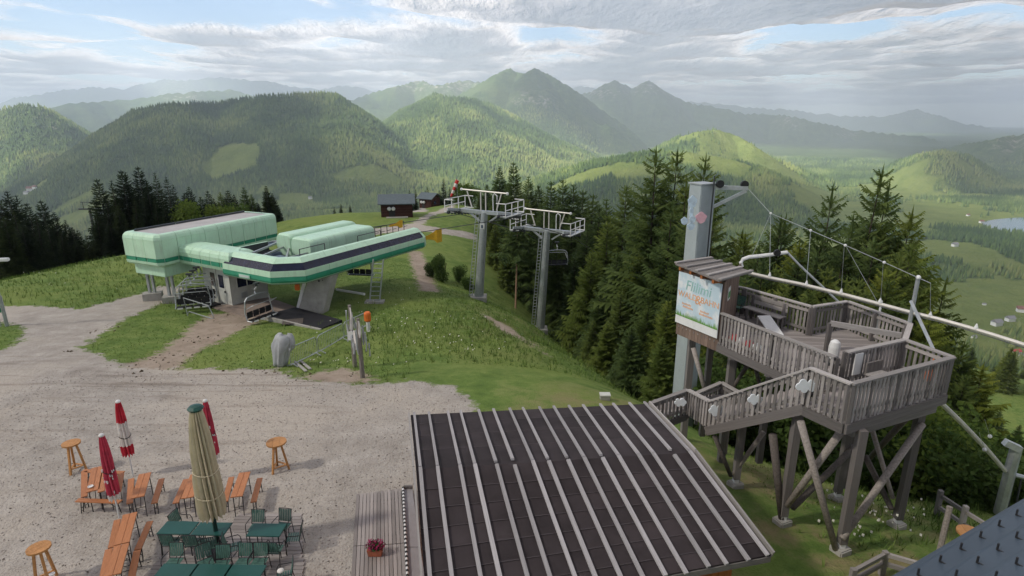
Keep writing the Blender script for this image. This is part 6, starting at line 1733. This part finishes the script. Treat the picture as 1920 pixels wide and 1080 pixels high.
def shrub_mesh(seed, n_, mat, lobes=9, size=.055):
    rs = np.random.RandomState(seed); V = []
    for _ in range(lobes):
        c = np.array([rs.uniform(-.32, .32), rs.uniform(-.32, .32), rs.uniform(.18, .8)]); r_ = rs.uniform(.2, .36)
        m = n_ // lobes
        d = rs.normal(size=(m, 3)); d /= np.linalg.norm(d, axis=1)[:, None]
        P_ = c + d * (r_ * rs.uniform(.35, 1.05, m) ** .6)[:, None]
        u_ = rs.normal(size=(m, 3)); u_ /= np.linalg.norm(u_, axis=1)[:, None]
        v_ = np.cross(u_, rs.normal(size=(m, 3))); v_ /= np.linalg.norm(v_, axis=1)[:, None]
        s_ = (size * rs.uniform(.5, 1.2, m))[:, None]
        V.append(np.stack([P_ - u_ * s_, P_ + v_ * s_ * .6, P_ + u_ * s_, P_ - v_ * s_ * .6], 1).reshape(-1, 3))
    V = np.concatenate(V)
    o = from_np('foliage', V, np.arange(len(V)).reshape(-1, 4), mat); me = o.data; bpy.data.objects.remove(o); return me
SHR = [shrub_mesh(200 + i, 3600, M_BROAD, 10, .04) for i in range(3)]
def stems_mesh():
    b = MB(); rs = random.Random(3)
    for k in range(6):
        a = rs.uniform(0, 6.28); b.path([(0, 0, -.05), (.06 * math.cos(a), .06 * math.sin(a), .25), (.22 * math.cos(a), .22 * math.sin(a), .7)], [.02, .014, .005], 5)
    me = bpy.data.meshes.new('stem'); me.from_pydata(b.v, [], b.f); me.materials.append(M_BARK); me.update(); return me
STEM = stems_mesh()
def shrub(px, py, h, w, label, group, i, Y=None):
    g = ground(px, py) if Y is None else atY(px, py, Y)
    if Y is not None: g.z = gz(g.x, g.y)
    t = thing('shrub', label, 'shrub', g, rng.uniform(0, 6), group, local=True); t.scale = (w, w, h)
    link(bpy.data.objects.new('foliage', SHR[i % 3]), t); link(bpy.data.objects.new('stem', STEM), t)
for i, (px, py, h, w) in enumerate(((830, 528, 2.6, 2.0), (862, 530, 1.7, 1.3), (812, 520, 1.5, 1.4), (880, 545, 1.4, 1.3))):
    shrub(px, py, h, w, 'young green shrub growing near the trodden strip by the lift tower', 'shrubs near the trodden strip', i)
for i, (px, py, h, w) in enumerate(((425, 418, 5, 5), (440, 420, 4.5, 4), (340, 440, 6, 5), (865, 392, 4.5, 4.5), (880, 392, 4, 4))):
    shrub(px, py, h, w, 'rounded broadleaf tree standing among the spruces on the ridge', 'broadleaf trees on the ridge', i, Y=(88, 90, 78, 125, 122)[i])
for i, (px, py, h, w, Y) in enumerate(((1850, 800, 4.4, 5, 21), (1900, 760, 5.2, 5.5, 23), (1790, 760, 5.0, 5, 23), (1830, 720, 6.5, 6, 27), (1750, 780, 3.4, 4, 20), (1890, 700, 6.5, 6, 28), (1930, 830, 4.5, 5, 20), (1700, 800, 3.6, 4, 21), (1640, 780, 4.0, 4.5, 22), (1560, 760, 4.0, 4.5, 24), (1500, 740, 4.2, 4.5, 25), (1440, 720, 4.5, 4.5, 26), (1370, 700, 4.5, 4.5, 27), (1800, 850, 2.6, 3, 18.5), (1950, 900, 2.6, 3, 17.5), (1600, 860, 2.2, 2.6, 20), (1330, 730, 3.2, 3.5, 25), (1960, 800, 5.5, 6, 27), (1985, 760, 6, 6.5, 33), (1900, 810, 4, 5, 25), (2010, 850, 5, 6, 24), (1870, 760, 5, 5.5, 29), (1940, 740, 7, 7, 36))):
    shrub(px, py, h, w, 'bushy green shrub on the steep bank below the viewing platform', 'shrubs on the bank below the platform', i, Y)
for i, (px, py, h, w) in enumerate(((1065, 640, 1.8, 1.6), (1085, 665, 1.5, 1.5), (1745, 905, 1.6, 1.3), (1130, 668, 1.6, 1.5))):
    shrub(px, py, h, w, 'low leafy clump on the grassy bank by the lift towers' if px < 1200 else 'bright young bush in the tall grass beside the rail fence', 'leafy clumps on the bank' if px < 1200 else None, i)

# ------------------------------------------------------------------ grass, flowers and loose stones
nr = np.random.RandomState(9)
def scatter(n_, x0, x1, y0, y1, test):
    x_ = nr.uniform(x0, x1, n_); y_ = nr.uniform(y0, y1, n_)
    k_ = test(x_, y_); return x_[k_], y_[k_]
def on_grass(x_, y_): return ~((x_ > -5) & (y_ > 15) & (y_ < 28) & (x_ < 8)) & (region(x_, y_, GRAVEL) < .1) & (region(x_, y_, SOIL) < .1)
M_GRASS = NT('grass_blades'); gt = M_GRASS.attr('tone')
M_GRASS = M_GRASS.done(M_GRASS.ramp(gt, [(0, (.065, .12, .026)), (.5, (.135, .21, .048)), (.85, (.205, .265, .075)), (1, (.29, .30, .13))]), .8, 0, .1)
def tufts(name, x_, y_, h_, blades, wid, label):
    z_a = terr(x_, y_); n_ = len(x_)
    V = np.zeros((n_, blades, 3, 3)); 
    for b in range(blades):
        a = nr.uniform(0, 6.28, n_); l = h_ * nr.uniform(.5, 1.2, n_); ox = nr.normal(0, .05, n_); oy = nr.normal(0, .05, n_)
        bx, by = x_ + ox, y_ + oy; w2 = wid * nr.uniform(.6, 1.3, n_)
        V[:, b, 0] = np.c_[bx - w2 * np.sin(a), by + w2 * np.cos(a), z_a - .02]
        V[:, b, 1] = np.c_[bx + w2 * np.sin(a), by - w2 * np.cos(a), z_a - .02]
        V[:, b, 2] = np.c_[bx + l * .5 * np.cos(a), by + l * .5 * np.sin(a), z_a + l]
    o = from_np(name, V.reshape(-1, 3), np.arange(n_ * blades * 3).reshape(-1, 3), M_GRASS)
    tn = np.clip(fbm(x_ / 2.2, y_ / 2.2, 3, 60)[:, None] * .9 + nr.uniform(-.35, .35, (n_, blades)), 0, 1)
    set_attr(o, 'tone', np.repeat(tn.reshape(-1), 3)); tag(o, label, 'grass', kind='stuff')
x_, y_ = scatter(80000, -34, 20, 15, 62, on_grass)
tufts('meadow_grass', x_, y_, .065, 2, .02, 'short meadow grass around the station')
def bank(x_, y_):
    d = np.exp(-(((x_ + 2) / 6.5) ** 2 + ((y_ - 36) / 9) ** 2)) + np.exp(-(((x_ - 14) / 3.5) ** 2 + ((y_ - 14) / 4.5) ** 2)) + .35 * (x_ < -25) * (y_ > 40)
    return on_grass(x_, y_) & (nr.uniform(0, 1, len(x_)) < d)
x_, y_ = scatter(60000, -50, 24, 9, 62, bank)
tufts('tall_grass', x_, y_, .32, 3, .02, 'tall unmown grass on the bank and beside the platform')
def flowers(name, spots, mat, label, size=.038):
    V = []
    for px, py, sx, sy, n_ in spots:
        c = ground(px, py)
        P_ = np.c_[nr.normal(c.x, sx, n_), nr.normal(c.y, sy, n_)]
        zz = terr(P_[:, 0], P_[:, 1]) + nr.uniform(.25, .6, n_)
        s_ = size * nr.uniform(.5, 1.3, n_)
        for k in range(2):
            dz = s_ * (.5 if k else .0)
            V.append(np.stack([np.c_[P_[:, 0] - s_, P_[:, 1] - s_ * .3, zz], np.c_[P_[:, 0], P_[:, 1] - s_, zz - dz], np.c_[P_[:, 0] + s_, P_[:, 1] + s_ * .3, zz + dz], np.c_[P_[:, 0], P_[:, 1] + s_, zz + .02]], 1).reshape(-1, 3))
    V = np.concatenate(V); tag(from_np(name, V, np.arange(len(V)).reshape(-1, 4), mat), label, 'flowers', kind='stuff')
M_WFL = paint('white_flower_heads', (.62, .62, .52), .8)
flowers('white_flowers', [(800, 625, 2.6, 2.6, 40), (770, 590, 2.5, 3, 20), (880, 660, 1.5, 1.5, 26), (1620, 950, .6, .5, 9), (1690, 970, .7, .6, 16), (1590, 1010, .5, .3, 16), (1640, 985, .5, .3, 18), (120, 530, 4, 3, 20), (620, 690, 1.4, .5, 24)], M_WFL, 'white umbel flowers dotting the tall grass')
def stones(name, x_, y_, r0, r1, mat, label, cat='gravel'):
    n_ = len(x_); zz = terr(x_, y_); r_ = r0 + (r1 - r0) * nr.uniform(0, 1, n_) ** 3
    base = np.array([(1, 0, 0), (0, 1, 0), (-1, 0, 0), (0, -1, 0), (0, 0, .7), (0, 0, -.5)])
    V = base[None] * (r_[:, None, None] * nr.uniform(.6, 1.3, (n_, 6, 1)))
    a = nr.uniform(0, 6.28, n_); ca, sa = np.cos(a)[:, None], np.sin(a)[:, None]
    V = np.stack([V[..., 0] * ca - V[..., 1] * sa + x_[:, None], V[..., 0] * sa + V[..., 1] * ca + y_[:, None], V[..., 2] + zz[:, None] + r_[:, None] * .1], -1).reshape(-1, 3)
    f = np.array([(0, 1, 4), (1, 2, 4), (2, 3, 4), (3, 0, 4), (1, 0, 5), (2, 1, 5), (3, 2, 5), (0, 3, 5)])
    F_ = (np.arange(n_)[:, None, None] * 6 + f[None]).reshape(-1, 3)
    o = tag(from_np(name, V, F_, mat), label, cat, kind='stuff'); set_attr(o, 'tone', np.repeat(nr.uniform(0, 1, n_), 6))
tm = NT('limestone_chips'); M_CHIP = tm.done(tm.ramp(tm.attr('tone'), [(0, (.12, .105, .095)), (.4, (.28, .25, .225)), (1, (.52, .49, .45))]), .9, 0, .15)
x_, y_ = scatter(24000, -22, 0, 8, 26, lambda a, b: region(a, b, GRAVEL) > .05)
stones('gravel_chips', x_, y_, .012, .038, M_CHIP, 'loose pale limestone chips on the yard')
tm = NT('soil_clods'); M_CLOD = tm.done(tm.ramp(tm.attr('tone'), [(0, (.045, .035, .02)), (.7, (.10, .075, .05)), (1, (.2, .16, .12))]), .95, 0, .1)
x_, y_ = scatter(2600, -26, -6, 22, 40, lambda a, b: ((region(a, b, SOIL) > -.2) | (np.abs(region(a, b, GRAVEL)) < .9)) & (fbm(a / 1.7, b / 1.7, 3, 8) > .5))
stones('soil_clods', x_, y_, .02, .10, M_CLOD, 'dark clods and turf scraps along the trodden tracks', 'clods')
